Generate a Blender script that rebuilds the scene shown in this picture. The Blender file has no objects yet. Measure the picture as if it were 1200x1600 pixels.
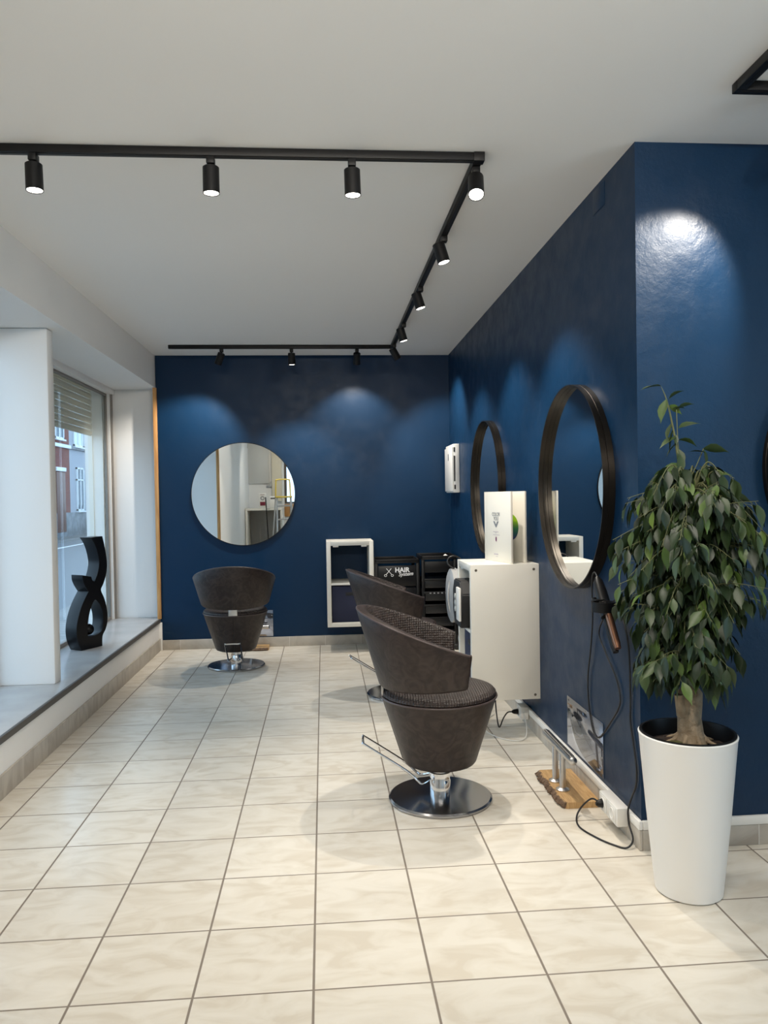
import bpy, bmesh, math, random
from mathutils import Vector, Matrix
from math import sin, cos, pi, radians as R

SC = bpy.context.scene
COL = SC.collection
random.seed(7)

# ------------------------------------------------------------------ camera
CAM_POS = (0.05107, -2.13961, 1.38113)
YAW, PITCH, ROLL = 0.07898, -0.01921, -0.01648
fw = Vector((sin(YAW) * cos(PITCH), cos(YAW) * cos(PITCH), sin(PITCH)))
rt = Vector((cos(YAW), -sin(YAW), 0))
up = rt.cross(fw)
rt2 = rt * cos(ROLL) + up * sin(ROLL)
up2 = -rt * sin(ROLL) + up * cos(ROLL)
cd = bpy.data.cameras.new('camera')
cd.sensor_width = 36
cd.lens = 1198.53 / 1600 * 36
cd.clip_start = 0.05
cd.clip_end = 300
cam = bpy.data.objects.new('camera', cd)
COL.objects.link(cam)
cam.matrix_world = Matrix(((rt2.x, up2.x, -fw.x, CAM_POS[0]), (rt2.y, up2.y, -fw.y, CAM_POS[1]),
                           (rt2.z, up2.z, -fw.z, CAM_POS[2]), (0, 0, 0, 1)))
SC.camera = cam

# ------------------------------------------------------------------ render look, sky, exposure
SC.view_settings.view_transform = 'Standard'
SC.view_settings.look = 'None'
SC.view_settings.gamma = 1
SC.view_settings.use_curve_mapping = False
SC.view_settings.exposure = 0.1
cy = SC.cycles
cy.use_denoising = True
cy.max_bounces = 10
cy.diffuse_bounces = 6
cy.glossy_bounces = 5
cy.transparent_max_bounces = 16
cy.caustics_reflective = False
cy.caustics_refractive = False
cy.sample_clamp_indirect = 6
LAMP_W = 31.0
DEEP_W = 84.0        # lamps over the far half of the room (wider beams)          # watts of one track spotlight
LAMP_COL = (1.0, 0.92, 0.81)
SKY = 2.65
wd = bpy.data.worlds.new('overcast_sky')
SC.world = wd
wd.use_nodes = True
bgn = wd.node_tree.nodes['Background']
bgn.inputs['Color'].default_value = (0.55, 0.765, 1.0, 1)
bgn.inputs['Strength'].default_value = SKY


# ------------------------------------------------------------------ materials
def lin(c):
    return tuple((v / 12.92 if v <= 0.04045 else ((v + 0.055) / 1.055) ** 2.4) for v in [x / 255 for x in c])


def mat(name, col, rough=0.5, metal=0.0, spec=0.5, emit=None, es=1.0, bump=None, var=None, coat=0.0):
    """bump=(scale,strength,detail); var=(colour2, scale, lo, hi) noise mix"""
    m = bpy.data.materials.new(name)
    m.use_nodes = True
    nt = m.node_tree
    b = nt.nodes['Principled BSDF']
    b.inputs['Base Color'].default_value = (*col, 1)
    b.inputs['Roughness'].default_value = rough
    b.inputs['Metallic'].default_value = metal
    b.inputs['Specular IOR Level'].default_value = spec
    b.inputs['Coat Weight'].default_value = coat
    if emit:
        b.inputs['Emission Color'].default_value = (*emit, 1)
        b.inputs['Emission Strength'].default_value = es
    tc = None
    if bump or var:
        tc = nt.nodes.new('ShaderNodeTexCoord')
    if var:
        c2, sc, lo, hi = var
        n = nt.nodes.new('ShaderNodeTexNoise')
        n.inputs['Scale'].default_value = sc
        n.inputs['Detail'].default_value = 6
        nt.links.new(tc.outputs['Object'], n.inputs['Vector'])
        r = nt.nodes.new('ShaderNodeValToRGB')
        r.color_ramp.elements[0].position = lo
        r.color_ramp.elements[0].color = (*col, 1)
        r.color_ramp.elements[1].position = hi
        r.color_ramp.elements[1].color = (*c2, 1)
        nt.links.new(n.outputs['Fac'], r.inputs['Fac'])
        nt.links.new(r.outputs['Color'], b.inputs['Base Color'])
    if bump:
        n = nt.nodes.new('ShaderNodeTexNoise')
        n.inputs['Scale'].default_value = bump[0]
        n.inputs['Detail'].default_value = bump[2]
        nt.links.new(tc.outputs['Object'], n.inputs['Vector'])
        bp = nt.nodes.new('ShaderNodeBump')
        bp.inputs['Strength'].default_value = bump[1]
        bp.inputs['Distance'].default_value = 0.01
        nt.links.new(n.outputs['Fac'], bp.inputs['Height'])
        nt.links.new(bp.outputs['Normal'], b.inputs['Normal'])
    return m


class NT:
    """tiny helper for node graphs"""
    def __init__(s, m):
        s.t = m.node_tree
        s.b = s.t.nodes['Principled BSDF']

    def n(s, typ, **kw):
        x = s.t.nodes.new(typ)
        for k, v in kw.items():
            setattr(x, k, v)
        return x

    def m(s, op, a, b=None, c=None):
        x = s.n('ShaderNodeMath', operation=op)
        for i, v in enumerate((a, b, c)):
            if v is None:
                continue
            if isinstance(v, (int, float)):
                x.inputs[i].default_value = v
            else:
                s.t.links.new(v, x.inputs[i])
        return x.outputs[0]

    def l(s, a, b):
        s.t.links.new(a, b)


S = 0.335


def tile_mat(name, c1, c2, cv, grout, w, wz, axes, offs, rough, bumpd=0.3):
    """square ceramic tiles with grout along the given axes; veins by noise"""
    m = mat(name, c1, rough)
    g = NT(m)
    tc = g.n('ShaderNodeTexCoord')
    sp = g.n('ShaderNodeSeparateXYZ')
    g.l(tc.outputs['Object'], sp.inputs[0])
    masks, cells = [], []
    for ax, off, ww in zip(axes, offs, (w, wz)):
        u = g.m('DIVIDE', g.m('SUBTRACT', sp.outputs[ax], off), S)
        f = g.m('FRACT', u)
        dd = g.m('MINIMUM', f, g.m('SUBTRACT', 1.0, f))
        mr = g.n('ShaderNodeMapRange')
        mr.inputs['From Min'].default_value = ww / S * 0.75
        mr.inputs['From Max'].default_value = ww / S * 1.25
        g.l(dd, mr.inputs['Value'])
        masks.append(mr.outputs[0])
        cells.append(g.m('FLOOR', u))
    tilem = masks[0]
    for k in masks[1:]:
        tilem = g.m('MINIMUM', tilem, k)
    cx = g.n('ShaderNodeCombineXYZ')
    for i, c in enumerate(cells):
        g.l(c, cx.inputs[i])
    wn = g.n('ShaderNodeTexWhiteNoise', noise_dimensions='3D')
    g.l(cx.outputs[0], wn.inputs['Vector'])
    # shift the marbling on each tile
    va = g.n('ShaderNodeVectorMath', operation='MULTIPLY_ADD')
    g.l(wn.outputs['Color'], va.inputs[0])
    va.inputs[1].default_value = (7, 7, 7)
    g.l(tc.outputs['Object'], va.inputs[2])
    mp = g.n('ShaderNodeMapping')
    mp.inputs['Rotation'].default_value = (0, 0, R(25))
    mp.inputs['Scale'].default_value = (1, 2.2, 1)
    g.l(va.outputs[0], mp.inputs['Vector'])
    n1 = g.n('ShaderNodeTexNoise')
    n1.inputs['Scale'].default_value = 5.0
    n1.inputs['Detail'].default_value = 8
    n1.inputs['Distortion'].default_value = 1.2
    g.l(mp.outputs[0], n1.inputs['Vector'])
    r = g.n('ShaderNodeValToRGB')
    e = r.color_ramp.elements
    e[0].position = 0.36
    e[0].color = (*cv, 1)
    e[1].position = 0.62
    e[1].color = (*c2, 1)
    k = e.new(0.48)
    k.color = (*c1, 1)
    g.l(n1.outputs['Fac'], r.inputs['Fac'])
    hv = g.n('ShaderNodeHueSaturation')
    hv.inputs['Saturation'].default_value = 1
    g.l(r.outputs['Color'], hv.inputs['Color'])
    g.l(g.m('MULTIPLY_ADD', wn.outputs['Value'], 0.10, 0.95), hv.inputs['Value'])
    mx = g.n('ShaderNodeMix', data_type='RGBA')
    mx.inputs[6].default_value = (*grout, 1)
    g.l(tilem, mx.inputs[0])
    g.l(hv.outputs[0], mx.inputs[7])
    g.l(mx.outputs[2], g.b.inputs['Base Color'])
    g.l(g.m('MULTIPLY_ADD', tilem, rough - 0.85, 0.85), g.b.inputs['Roughness'])
    bp = g.n('ShaderNodeBump')
    bp.inputs['Strength'].default_value = bumpd
    bp.inputs['Distance'].default_value = 0.004
    g.l(g.m('ADD', tilem, g.m('MULTIPLY', n1.outputs['Fac'], 0.12)), bp.inputs['Height'])
    g.l(bp.outputs['Normal'], g.b.inputs['Normal'])
    return m


def paint_mat(name, col, rough, bump_s, spec=0.5):
    """rolled wall paint with filler scars under it"""
    m = mat(name, col, rough, spec=spec)
    g = NT(m)
    tc = g.n('ShaderNodeTexCoord')
    n1 = g.n('ShaderNodeTexNoise')
    n1.inputs['Scale'].default_value = 9
    n1.inputs['Detail'].default_value = 8
    n1.inputs['Roughness'].default_value = 0.55
    n2 = g.n('ShaderNodeTexNoise')
    n2.inputs['Scale'].default_value = 220
    n2.inputs['Detail'].default_value = 2
    g.l(tc.outputs['Object'], n1.inputs['Vector'])
    g.l(tc.outputs['Object'], n2.inputs['Vector'])
    h = g.m('ADD', g.m('MULTIPLY', n1.outputs['Fac'], 1.0), g.m('MULTIPLY', n2.outputs['Fac'], 0.06))
    bp = g.n('ShaderNodeBump')
    bp.inputs['Strength'].default_value = bump_s
    bp.inputs['Distance'].default_value = 0.012
    g.l(h, bp.inputs['Height'])
    g.l(bp.outputs['Normal'], g.b.inputs['Normal'])
    mr = g.n('ShaderNodeMapRange')
    mr.inputs['From Min'].default_value = 0.35
    mr.inputs['From Max'].default_value = 0.65
    mr.inputs['To Min'].default_value = rough - 0.05
    mr.inputs['To Max'].default_value = rough + 0.06
    g.l(n1.outputs['Fac'], mr.inputs['Value'])
    g.l(mr.outputs[0], g.b.inputs['Roughness'])
    return m


def wood_mat(name, c1, c2, axis_scale, rough=0.5):
    m = mat(name, c1, rough)
    g = NT(m)
    tc = g.n('ShaderNodeTexCoord')
    mp = g.n('ShaderNodeMapping')
    mp.inputs['Scale'].default_value = axis_scale
    g.l(tc.outputs['Object'], mp.inputs['Vector'])
    n1 = g.n('ShaderNodeTexNoise')
    n1.inputs['Scale'].default_value = 3
    n1.inputs['Detail'].default_value = 6
    n1.inputs['Distortion'].default_value = 1.5
    g.l(mp.outputs[0], n1.inputs['Vector'])
    r = g.n('ShaderNodeValToRGB')
    r.color_ramp.elements[0].position = 0.35
    r.color_ramp.elements[0].color = (*c1, 1)
    r.color_ramp.elements[1].position = 0.65
    r.color_ramp.elements[1].color = (*c2, 1)
    g.l(n1.outputs['Fac'], r.inputs['Fac'])
    g.l(r.outputs['Color'], g.b.inputs['Base Color'])
    return m


def brick_mat(name, c1, c2, mortar, scale, bw=0.5, rh=0.25, rot=(R(90), 0, R(90))):
    m = mat(name, c1, 0.9)
    g = NT(m)
    tc = g.n('ShaderNodeTexCoord')
    sp = g.n('ShaderNodeSeparateXYZ')
    g.l(tc.outputs['Object'], sp.inputs[0])
    cx = g.n('ShaderNodeCombineXYZ')
    g.l(sp.outputs[1], cx.inputs[0])
    g.l(sp.outputs[2], cx.inputs[1])
    b = g.n('ShaderNodeTexBrick')
    b.inputs['Color1'].default_value = (*c1, 1)
    b.inputs['Color2'].default_value = (*c2, 1)
    b.inputs['Mortar'].default_value = (*mortar, 1)
    b.inputs['Scale'].default_value = scale
    b.inputs['Mortar Size'].default_value = 0.02
    b.inputs['Brick Width'].default_value = bw
    b.inputs['Row Height'].default_value = rh
    g.l(cx.outputs[0], b.inputs['Vector'])
    g.l(b.outputs['Color'], g.b.inputs['Base Color'])
    return m


def glass_mat(name, tint=(0.93, 0.97, 0.98), refl=0.06):
    m = bpy.data.materials.new(name)
    m.use_nodes = True
    nt = m.node_tree
    nt.nodes.remove(nt.nodes['Principled BSDF'])
    out = nt.nodes['Material Output']
    tr = nt.nodes.new('ShaderNodeBsdfTransparent')
    tr.inputs[0].default_value = (*tint, 1)
    gl = nt.nodes.new('ShaderNodeBsdfGlossy')
    gl.inputs['Roughness'].default_value = 0.0
    mx = nt.nodes.new('ShaderNodeMixShader')
    lw = nt.nodes.new('ShaderNodeLayerWeight')
    pw = nt.nodes.new('ShaderNodeMath'); pw.operation = 'POWER'; pw.inputs[1].default_value = 5
    ad = nt.nodes.new('ShaderNodeMath'); ad.operation = 'MULTIPLY_ADD'; ad.inputs[1].default_value = 0.5; ad.inputs[2].default_value = 0.025
    nt.links.new(lw.outputs['Facing'], pw.inputs[0])
    nt.links.new(pw.outputs[0], ad.inputs[0])
    nt.links.new(ad.outputs[0], mx.inputs[0])
    nt.links.new(tr.outputs[0], mx.inputs[1])
    nt.links.new(gl.outputs[0], mx.inputs[2])
    nt.links.new(mx.outputs[0], out.inputs['Surface'])
    return m


NAVY = paint_mat('navy_wall_paint', (0.0030, 0.0225, 0.060), 0.36, 0.16, 0.20)
NAVY_SCARRED = paint_mat('navy_wall_paint_scarred', (0.0030, 0.0225, 0.060), 0.38, 0.50, 0.32)
WHITE_WALL = paint_mat('white_wall_paint', (0.82, 0.81, 0.79), 0.6, 0.12, 0.3)
CEIL = paint_mat('ceiling_paint', (0.90, 0.89, 0.87), 0.7, 0.05, 0.25)
FLOOR = tile_mat('floor_tiles', (0.685, 0.635, 0.545), (0.725, 0.68, 0.595), (0.63, 0.57, 0.475), (0.215, 0.18, 0.145),
                 0.0036, 0.0030, (0, 1), (0, 0), 0.24)
SKIRT_Y = tile_mat('skirting_tiles_along', (0.44, 0.405, 0.355), (0.50, 0.46, 0.40), (0.38, 0.34, 0.29), (0.62, 0.60, 0.56),
                   0.0020, 0.002, (1,), (0.12,), 0.35)
SKIRT_X = tile_mat('skirting_tiles_across', (0.44, 0.405, 0.355), (0.50, 0.46, 0.40), (0.38, 0.34, 0.29), (0.62, 0.60, 0.56),
                   0.0020, 0.002, (0,), (0.05,), 0.35)
SILL = mat('grey_sill', (0.42, 0.415, 0.41), 0.24, var=((0.49, 0.48, 0.47), 4, 0.35, 0.65), bump=(30, 0.05, 4))
SILL_EDGE = mat('sill_edge_grey', (0.085, 0.078, 0.070), 0.6)
PINE = wood_mat('pine_post', (0.42, 0.19, 0.055), (0.60, 0.33, 0.12), (9, 9, 0.8))
WHITE_LAM = mat('white_laminate', (0.76, 0.735, 0.665), 0.32)
WHITE_PLASTIC = mat('white_plastic', (0.78, 0.77, 0.735), 0.35)
POT_WHITE = mat('white_pot_plastic', (0.80, 0.79, 0.765), 0.30)
BLACK_METAL = mat('black_powder_coat', (0.007, 0.007, 0.0075), 0.45, spec=0.25)
BLACK_PLASTIC = mat('black_plastic', (0.006, 0.006, 0.0065), 0.4, spec=0.3)
BLACK_RUBBER = mat('black_cable', (0.008, 0.008, 0.009), 0.45)
MATT_BLACK = mat('matt_black', (0.006, 0.006, 0.007), 0.6)
FRAME_METAL = mat('dark_brushed_frame', (0.040, 0.034, 0.028), 0.36, metal=0.9)
CHROME = mat('chrome', (0.78, 0.78, 0.79), 0.10, metal=1.0)
STEEL = mat('brushed_steel', (0.55, 0.54, 0.53), 0.28, metal=1.0)
BASE_STEEL = mat('polished_base_steel', (0.42, 0.42, 0.43), 0.16, metal=1.0)
MIRROR = mat('mirror_glass', (0.90, 0.93, 0.93), 0.0, metal=1.0)
PLATE = mat('polished_plate', (0.30, 0.325, 0.39), 0.05, metal=0.9)
NAVY_FABRIC = mat('navy_fabric', (0.020, 0.024, 0.055), 0.9, bump=(400, 0.3, 2))
LENS = mat('lamp_lens', (1, 1, 1), 0.3, emit=(1.0, 0.95, 0.86), es=14)
LENS_RIM = mat('lamp_inner_reflector', (0.8, 0.8, 0.8), 0.2, metal=1.0)
GLASS = glass_mat('window_glass')
GREY_METAL = mat('grey_window_frame', (0.22, 0.20, 0.18), 0.45)
SHUTTER = mat('shutter_slats', (0.74, 0.65, 0.50), 0.6)
SCULPT = mat('black_lacquer', (0.003, 0.003, 0.004), 0.30)
SCULPT.node_tree.nodes['Principled BSDF'].inputs['Specular IOR Level'].default_value = 0.28


def leather_mat(name, woven=False):
    m = mat(name, (0.030, 0.0235, 0.0215), 0.46, spec=0.35)
    g = NT(m)
    tc = g.n('ShaderNodeTexCoord')
    n1 = g.n('ShaderNodeTexNoise')
    n1.inputs['Scale'].default_value = 14
    n1.inputs['Detail'].default_value = 9
    n1.inputs['Distortion'].default_value = 2.2
    g.l(tc.outputs['Object'], n1.inputs['Vector'])
    r = g.n('ShaderNodeValToRGB')
    r.color_ramp.elements[0].position = 0.38
    r.color_ramp.elements[0].color = (0.018, 0.0122, 0.0105, 1)
    r.color_ramp.elements[1].position = 0.64
    r.color_ramp.elements[1].color = (0.039, 0.027, 0.0235, 1)
    g.l(n1.outputs['Fac'], r.inputs['Fac'])
    g.l(r.outputs['Color'], g.b.inputs['Base Color'])
    bp = g.n('ShaderNodeBump')
    bp.inputs['Strength'].default_value = 0.22
    bp.inputs['Distance'].default_value = 0.006
    if woven:
        mp = g.n('ShaderNodeMapping')
        mp.inputs['Scale'].default_value = (90, 90, 90)
        g.l(tc.outputs['Object'], mp.inputs['Vector'])
        v = g.n('ShaderNodeTexVoronoi')
        v.inputs['Scale'].default_value = 1.0
        v.inputs['Randomness'].default_value = 0.15
        g.l(mp.outputs[0], v.inputs['Vector'])
        bp.inputs['Strength'].default_value = 0.9
        g.l(v.outputs['Distance'], bp.inputs['Height'])
    else:
        g.l(n1.outputs['Fac'], bp.inputs['Height'])
    g.l(bp.outputs['Normal'], g.b.inputs['Normal'])
    return m


LEATHER = leather_mat('taupe_leather')
WOVEN = leather_mat('taupe_embossed_leather', True)
PIPING = mat('taupe_piping', (0.060, 0.043, 0.042), 0.38)


# ------------------------------------------------------------------ mesh helpers
def BM():
    return bmesh.new()


def obj(name, bm, m, parent=None, smooth=35, loc=None, mats=None):
    me = bpy.data.meshes.new(name)
    bmesh.ops.recalc_face_normals(bm, faces=bm.faces[:])
    bm.to_mesh(me)
    bm.free()
    for mm in (mats or [m]):
        me.materials.append(mm)
    if smooth:
        for p in me.polygons:
            p.use_smooth = True
        me.set_sharp_from_angle(angle=R(smooth))
    o = bpy.data.objects.new(name, me)
    COL.objects.link(o)
    if parent:
        o.parent = parent
    if loc:
        o.location = loc
    return o


def box(bm, x0, x1, y0, y1, z0, z1, bev=0.0, M=None, mi=0, seg=2):
    vs = [bm.verts.new(p) for p in ((x0, y0, z0), (x1, y0, z0), (x1, y1, z0), (x0, y1, z0),
                                    (x0, y0, z1), (x1, y0, z1), (x1, y1, z1), (x0, y1, z1))]
    fs = [bm.faces.new([vs[i] for i in q]) for q in
          ((0, 3, 2, 1), (4, 5, 6, 7), (0, 1, 5, 4), (1, 2, 6, 5), (2, 3, 7, 6), (3, 0, 4, 7))]
    for f in fs:
        f.material_index = mi
    allv = vs
    if bev > 0:
        es = list({e for f in fs for e in f.edges})
        r = bmesh.ops.bevel(bm, geom=es, offset=bev, segments=seg, affect='EDGES', profile=0.5)
        allv = list({v for f in r['faces'] for v in f.verts} | {v for v in vs if v.is_valid})
        for f in r['faces']:
            f.material_index = mi
    if M is not None:
        for v in allv:
            if v.is_valid:
                v.co = M @ v.co
    return allv


def lathe(bm, prof, seg=48, c=(0, 0, 0), M=None, mi=0, close=False):
    """prof: list of (r,z); r==0 makes a pole"""
    rings = []
    for r, z in prof:
        if r < 1e-6:
            rings.append([bm.verts.new((c[0], c[1], c[2] + z))])
        else:
            rings.append([bm.verts.new((c[0] + r * cos(2 * pi * i / seg), c[1] + r * sin(2 * pi * i / seg), c[2] + z))
                          for i in range(seg)])
    pairs = list(zip(rings[:-1], rings[1:]))
    if close:
        pairs.append((rings[-1], rings[0]))
    for a, b in pairs:
        for i in range(seg):
            j = (i + 1) % seg
            q = []
            for v in ((a[i % len(a)], a[j % len(a)], b[j % len(b)], b[i % len(b)])):
                if v not in q:
                    q.append(v)
            if len(q) > 2:
                bm.faces.new(q).material_index = mi
    if M is not None:
        for ring in rings:
            for v in ring:
                v.co = M @ v.co


def cr(pts, n=8, closed=False):
    """Catmull-Rom samples"""
    P = [Vector(p) for p in pts]
    out = []
    N = len(P)
    rng = range(N) if closed else range(N - 1)
    for i in rng:
        if closed:
            p0, p1, p2, p3 = P[i - 1], P[i], P[(i + 1) % N], P[(i + 2) % N]
        else:
            p0, p1, p2, p3 = P[max(i - 1, 0)], P[i], P[i + 1], P[min(i + 2, N - 1)]
        for k in range(n):
            t = k / n
            out.append(0.5 * ((2 * p1) + (-p0 + p2) * t + (2 * p0 - 5 * p1 + 4 * p2 - p3) * t * t
                              + (-p0 + 3 * p1 - 3 * p2 + p3) * t ** 3))
    if not closed:
        out.append(P[-1].copy())
    return out


def tube(bm, pts, r, seg=8, closed=False, mi=0, caps=True):
    """r: number or list"""
    P = [Vector(p) for p in pts]
    N = len(P)
    rr = r if isinstance(r, (list, tuple)) else [r] * N
    rings = []
    prev = None
    for i in range(N):
        if closed:
            t = (P[(i + 1) % N] - P[i - 1])
        else:
            t = P[min(i + 1, N - 1)] - P[max(i - 1, 0)]
        t = t.normalized() if t.length > 1e-9 else Vector((0, 0, 1))
        if prev is None:
            a = Vector((0, 0, 1)) if abs(t.z) < 0.9 else Vector((1, 0, 0))
            u = t.cross(a).normalized()
        else:
            u = prev - t * prev.dot(t)
            u = u.normalized() if u.length > 1e-6 else t.orthogonal().normalized()
        prev = u
        w = t.cross(u)
        rings.append([bm.verts.new(P[i] + (u * cos(2 * pi * k / seg) + w * sin(2 * pi * k / seg)) * rr[i]) for k in range(seg)])
    rng = range(N) if closed else range(N - 1)
    for i in rng:
        a, b = rings[i], rings[(i + 1) % N]
        for k in range(seg):
            j = (k + 1) % seg
            bm.faces.new((a[k], a[j], b[j], b[k])).material_index = mi
    if caps and not closed:
        bm.faces.new(rings[0][::-1]).material_index = mi
        bm.faces.new(rings[-1]).material_index = mi


def cyl(bm, p0, p1, r0, r1=None, seg=20, mi=0):
    tube(bm, [p0, p1], [r0, r0 if r1 is None else r1], seg, mi=mi)


def empty(name, label, cat, loc=(0, 0, 0), rz=0.0, group=None):
    o = bpy.data.objects.new(name, None)
    COL.objects.link(o)
    o.location = loc
    o.rotation_euler = (0, 0, rz)
    o.empty_display_size = 0.1
    tag(o, label, cat, group)
    return o


def tag(o, label, cat, group=None):
    o['label'] = label
    o['category'] = cat
    if group:
        o['group'] = group
    return o


def struct(o, label=None, cat=None):
    o['kind'] = 'structure'
    if label:
        o['label'] = label
    if cat:
        o['category'] = cat
    return o


def text_bm(s, size, extrude=0.0006, shear=0.0, bold=0.0, spacing=1.0):
    cu = bpy.data.curves.new('lettering', 'FONT')
    cu.body = s
    cu.size = size
    cu.extrude = extrude
    cu.shear = shear
    cu.offset = bold
    cu.space_character = spacing
    cu.align_x = 'CENTER'
    cu.align_y = 'CENTER'
    o = bpy.data.objects.new('lettering', cu)
    COL.objects.link(o)
    dg = bpy.context.evaluated_depsgraph_get()
    me = bpy.data.meshes.new_from_object(o.evaluated_get(dg))
    bpy.data.objects.remove(o)
    bpy.data.curves.remove(cu)
    bm = BM()
    bm.from_mesh(me)
    bpy.data.meshes.remove(me)
    return bm


def frame_M(origin, xdir, ydir):
    x = Vector(xdir).normalized()
    y = Vector(ydir)
    y = (y - x * y.dot(x)).normalized()
    z = x.cross(y)
    return Matrix(((x.x, y.x, z.x, origin[0]), (x.y, y.y, z.y, origin[1]), (x.z, y.z, z.z, origin[2]), (0, 0, 0, 1)))


def merge(bm, other, M):
    """copy another bmesh into bm through a matrix"""
    mp = {}
    for v in other.verts:
        mp[v] = bm.verts.new(M @ v.co)
    for f in other.faces:
        try:
            bm.faces.new([mp[v] for v in f.verts]).material_index = f.material_index
        except ValueError:
            pass
    other.free()


# ------------------------------------------------------------------ room shell
XL, XR, YB, YC, ZC = -1.47, 1.257, 5.08, 0.72, 2.718
XE, YR = 3.6, -3.6       # far right wall and rear wall, behind the photographer

bm = BM(); box(bm, -1.60, XE + .2, YR - .2, 5.4, -0.15, 0)
struct(obj('floor', bm, FLOOR, smooth=0))
bm = BM(); box(bm, -2.06, XE + .2, YR - .2, 5.4, ZC, ZC + .15)
struct(obj('ceiling', bm, CEIL, smooth=0))
bm = BM(); box(bm, XL + .004, 1.45, YB, YB + .2, 0, ZC)
struct(obj('wall_back', bm, NAVY, smooth=0))
bm = BM(); box(bm, XR, XR + .15, YC + .15, YB, 0, ZC)
struct(obj('wall_right', bm, NAVY, smooth=0))
bm = BM(); box(bm, XR, XE, YC, YC + .15, 0, ZC)
for f in bm.faces:
    if f.calc_center_median().x < XR + .001:
        f.material_index = 1
struct(obj('wall_front', bm, NAVY_SCARRED, smooth=0, mats=[NAVY_SCARRED, NAVY]))
bm = BM()
box(bm, XE, XE + .2, YR, -3.2, 0, ZC); box(bm, XE, XE + .2, -.9, YC + .15, 0, ZC)
box(bm, XE, XE + .2, -3.2, -.9, 0, .5); box(bm, XE, XE + .2, -3.2, -.9, 2.45, ZC)
struct(obj('wall_far_right', bm, WHITE_WALL, smooth=0))
# rear wall, seen in the round mirror, with a window opening
bm = BM()
box(bm, -2.06, -0.74, YR - .2, YR, 0, ZC)
box(bm, -0.30, XE + .2, YR - .2, YR, 0, ZC)
box(bm, -0.74, -0.30, YR - .2, YR, 0, 1.28)
box(bm, -0.74, -0.30, YR - .2, YR, 2.15, ZC)
struct(obj('wall_rear', bm, WHITE_WALL, smooth=0))
# left wall: parapet, bulkhead, pier between the windows, reveals and the plain wall nearer the photographer
bm = BM()
box(bm, -2.05, -1.477, 1.0, 5.30, -.15, 0.266)
box(bm, -2.05, XL, YR, 5.30, 2.422, ZC)
box(bm, -2.05, -1.568, 2.585, 2.69, 0.29, 2.422, 0.012)
box(bm, -2.05, -1.50, 5.20, 5.35, 0.266, 2.422, 0.003)
box(bm, -2.115, -1.957, 5.092, 5.20, 0.10, 2.60)
box(bm, -1.957, -1.90, 5.127, 5.20, 0.266, 2.422)
box(bm, -2.05, -1.46, YR, 1.0, -.15, 2.422)
box(bm, -1.975, -1.87, 1.0, 5.2, 2.375, 2.422)
struct(obj('wall_left', bm, WHITE_WALL, smooth=30))
bm = BM()
box(bm, -1.49, -1.456, 5.055, 5.079, 0.292, 2.42, 0.002)
struct(obj('trim_1', bm, PINE))
bm = BM()
box(bm, -1.482, -1.44, 0.965, 1.004, 0.292, 2.42, 0.002)
struct(obj('trim_2', bm, PINE))
# window sill slab with a dark front edge
bm = BM()
box(bm, -2.02, -1.480, 1.005, 5.198, 0.266, 0.292, 0.002, mi=0)
box(bm, -1.480, -1.464, 1.005, 5.079, 0.258, 0.292, 0.003, mi=1)
struct(obj('trim_3', bm, SILL, mats=[SILL, SILL_EDGE]))
bm = BM(); box(bm, -1.477, -1.452, 5.055, 5.079, 0.0, 0.257, 0.002)
struct(obj('trim_4', bm, WHITE_WALL))

# tiled skirting, white cable trunking above it on the right
bm = BM(); box(bm, -1.477, -1.465, -1.5, 5.06, 0, 0.112, 0.002)
struct(obj('baseboard_left', bm, SKIRT_Y))
bm = BM(); box(bm, -1.464, 1.244, 5.068, 5.079, 0, 0.092, 0.002)
struct(obj('baseboard_back', bm, SKIRT_X))
bm = BM(); box(bm, 1.244, 1.2565, 0.708, 5.067, 0, 0.080, 0.002)
struct(obj('baseboard_right', bm, SKIRT_Y))
bm = BM(); box(bm, 1.2572, XE - .01, 0.708, 0.7195, 0, 0.080, 0.002)
struct(obj('baseboard_front', bm, SKIRT_X))
bm = BM(); box(bm, 1.240, 1.2565, 0.704, 5.05, 0.081, 0.116, 0.004)
struct(obj('trim_5', bm, WHITE_PLASTIC))
bm = BM(); box(bm, 1.2572, XE - .01, 0.704, 0.7195, 0.081, 0.116, 0.004)
struct(obj('trim_6', bm, WHITE_PLASTIC))
# painted-over cover at the top of the right wall
bm = BM(); box(bm, 1.2545, 1.2565, 1.03, 1.17, 2.60, 2.70, 0.001)
tag(obj('blanking_plate', bm, NAVY), 'small painted-over navy cover plate high on the right wall under the ceiling', 'cover plate')


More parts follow.
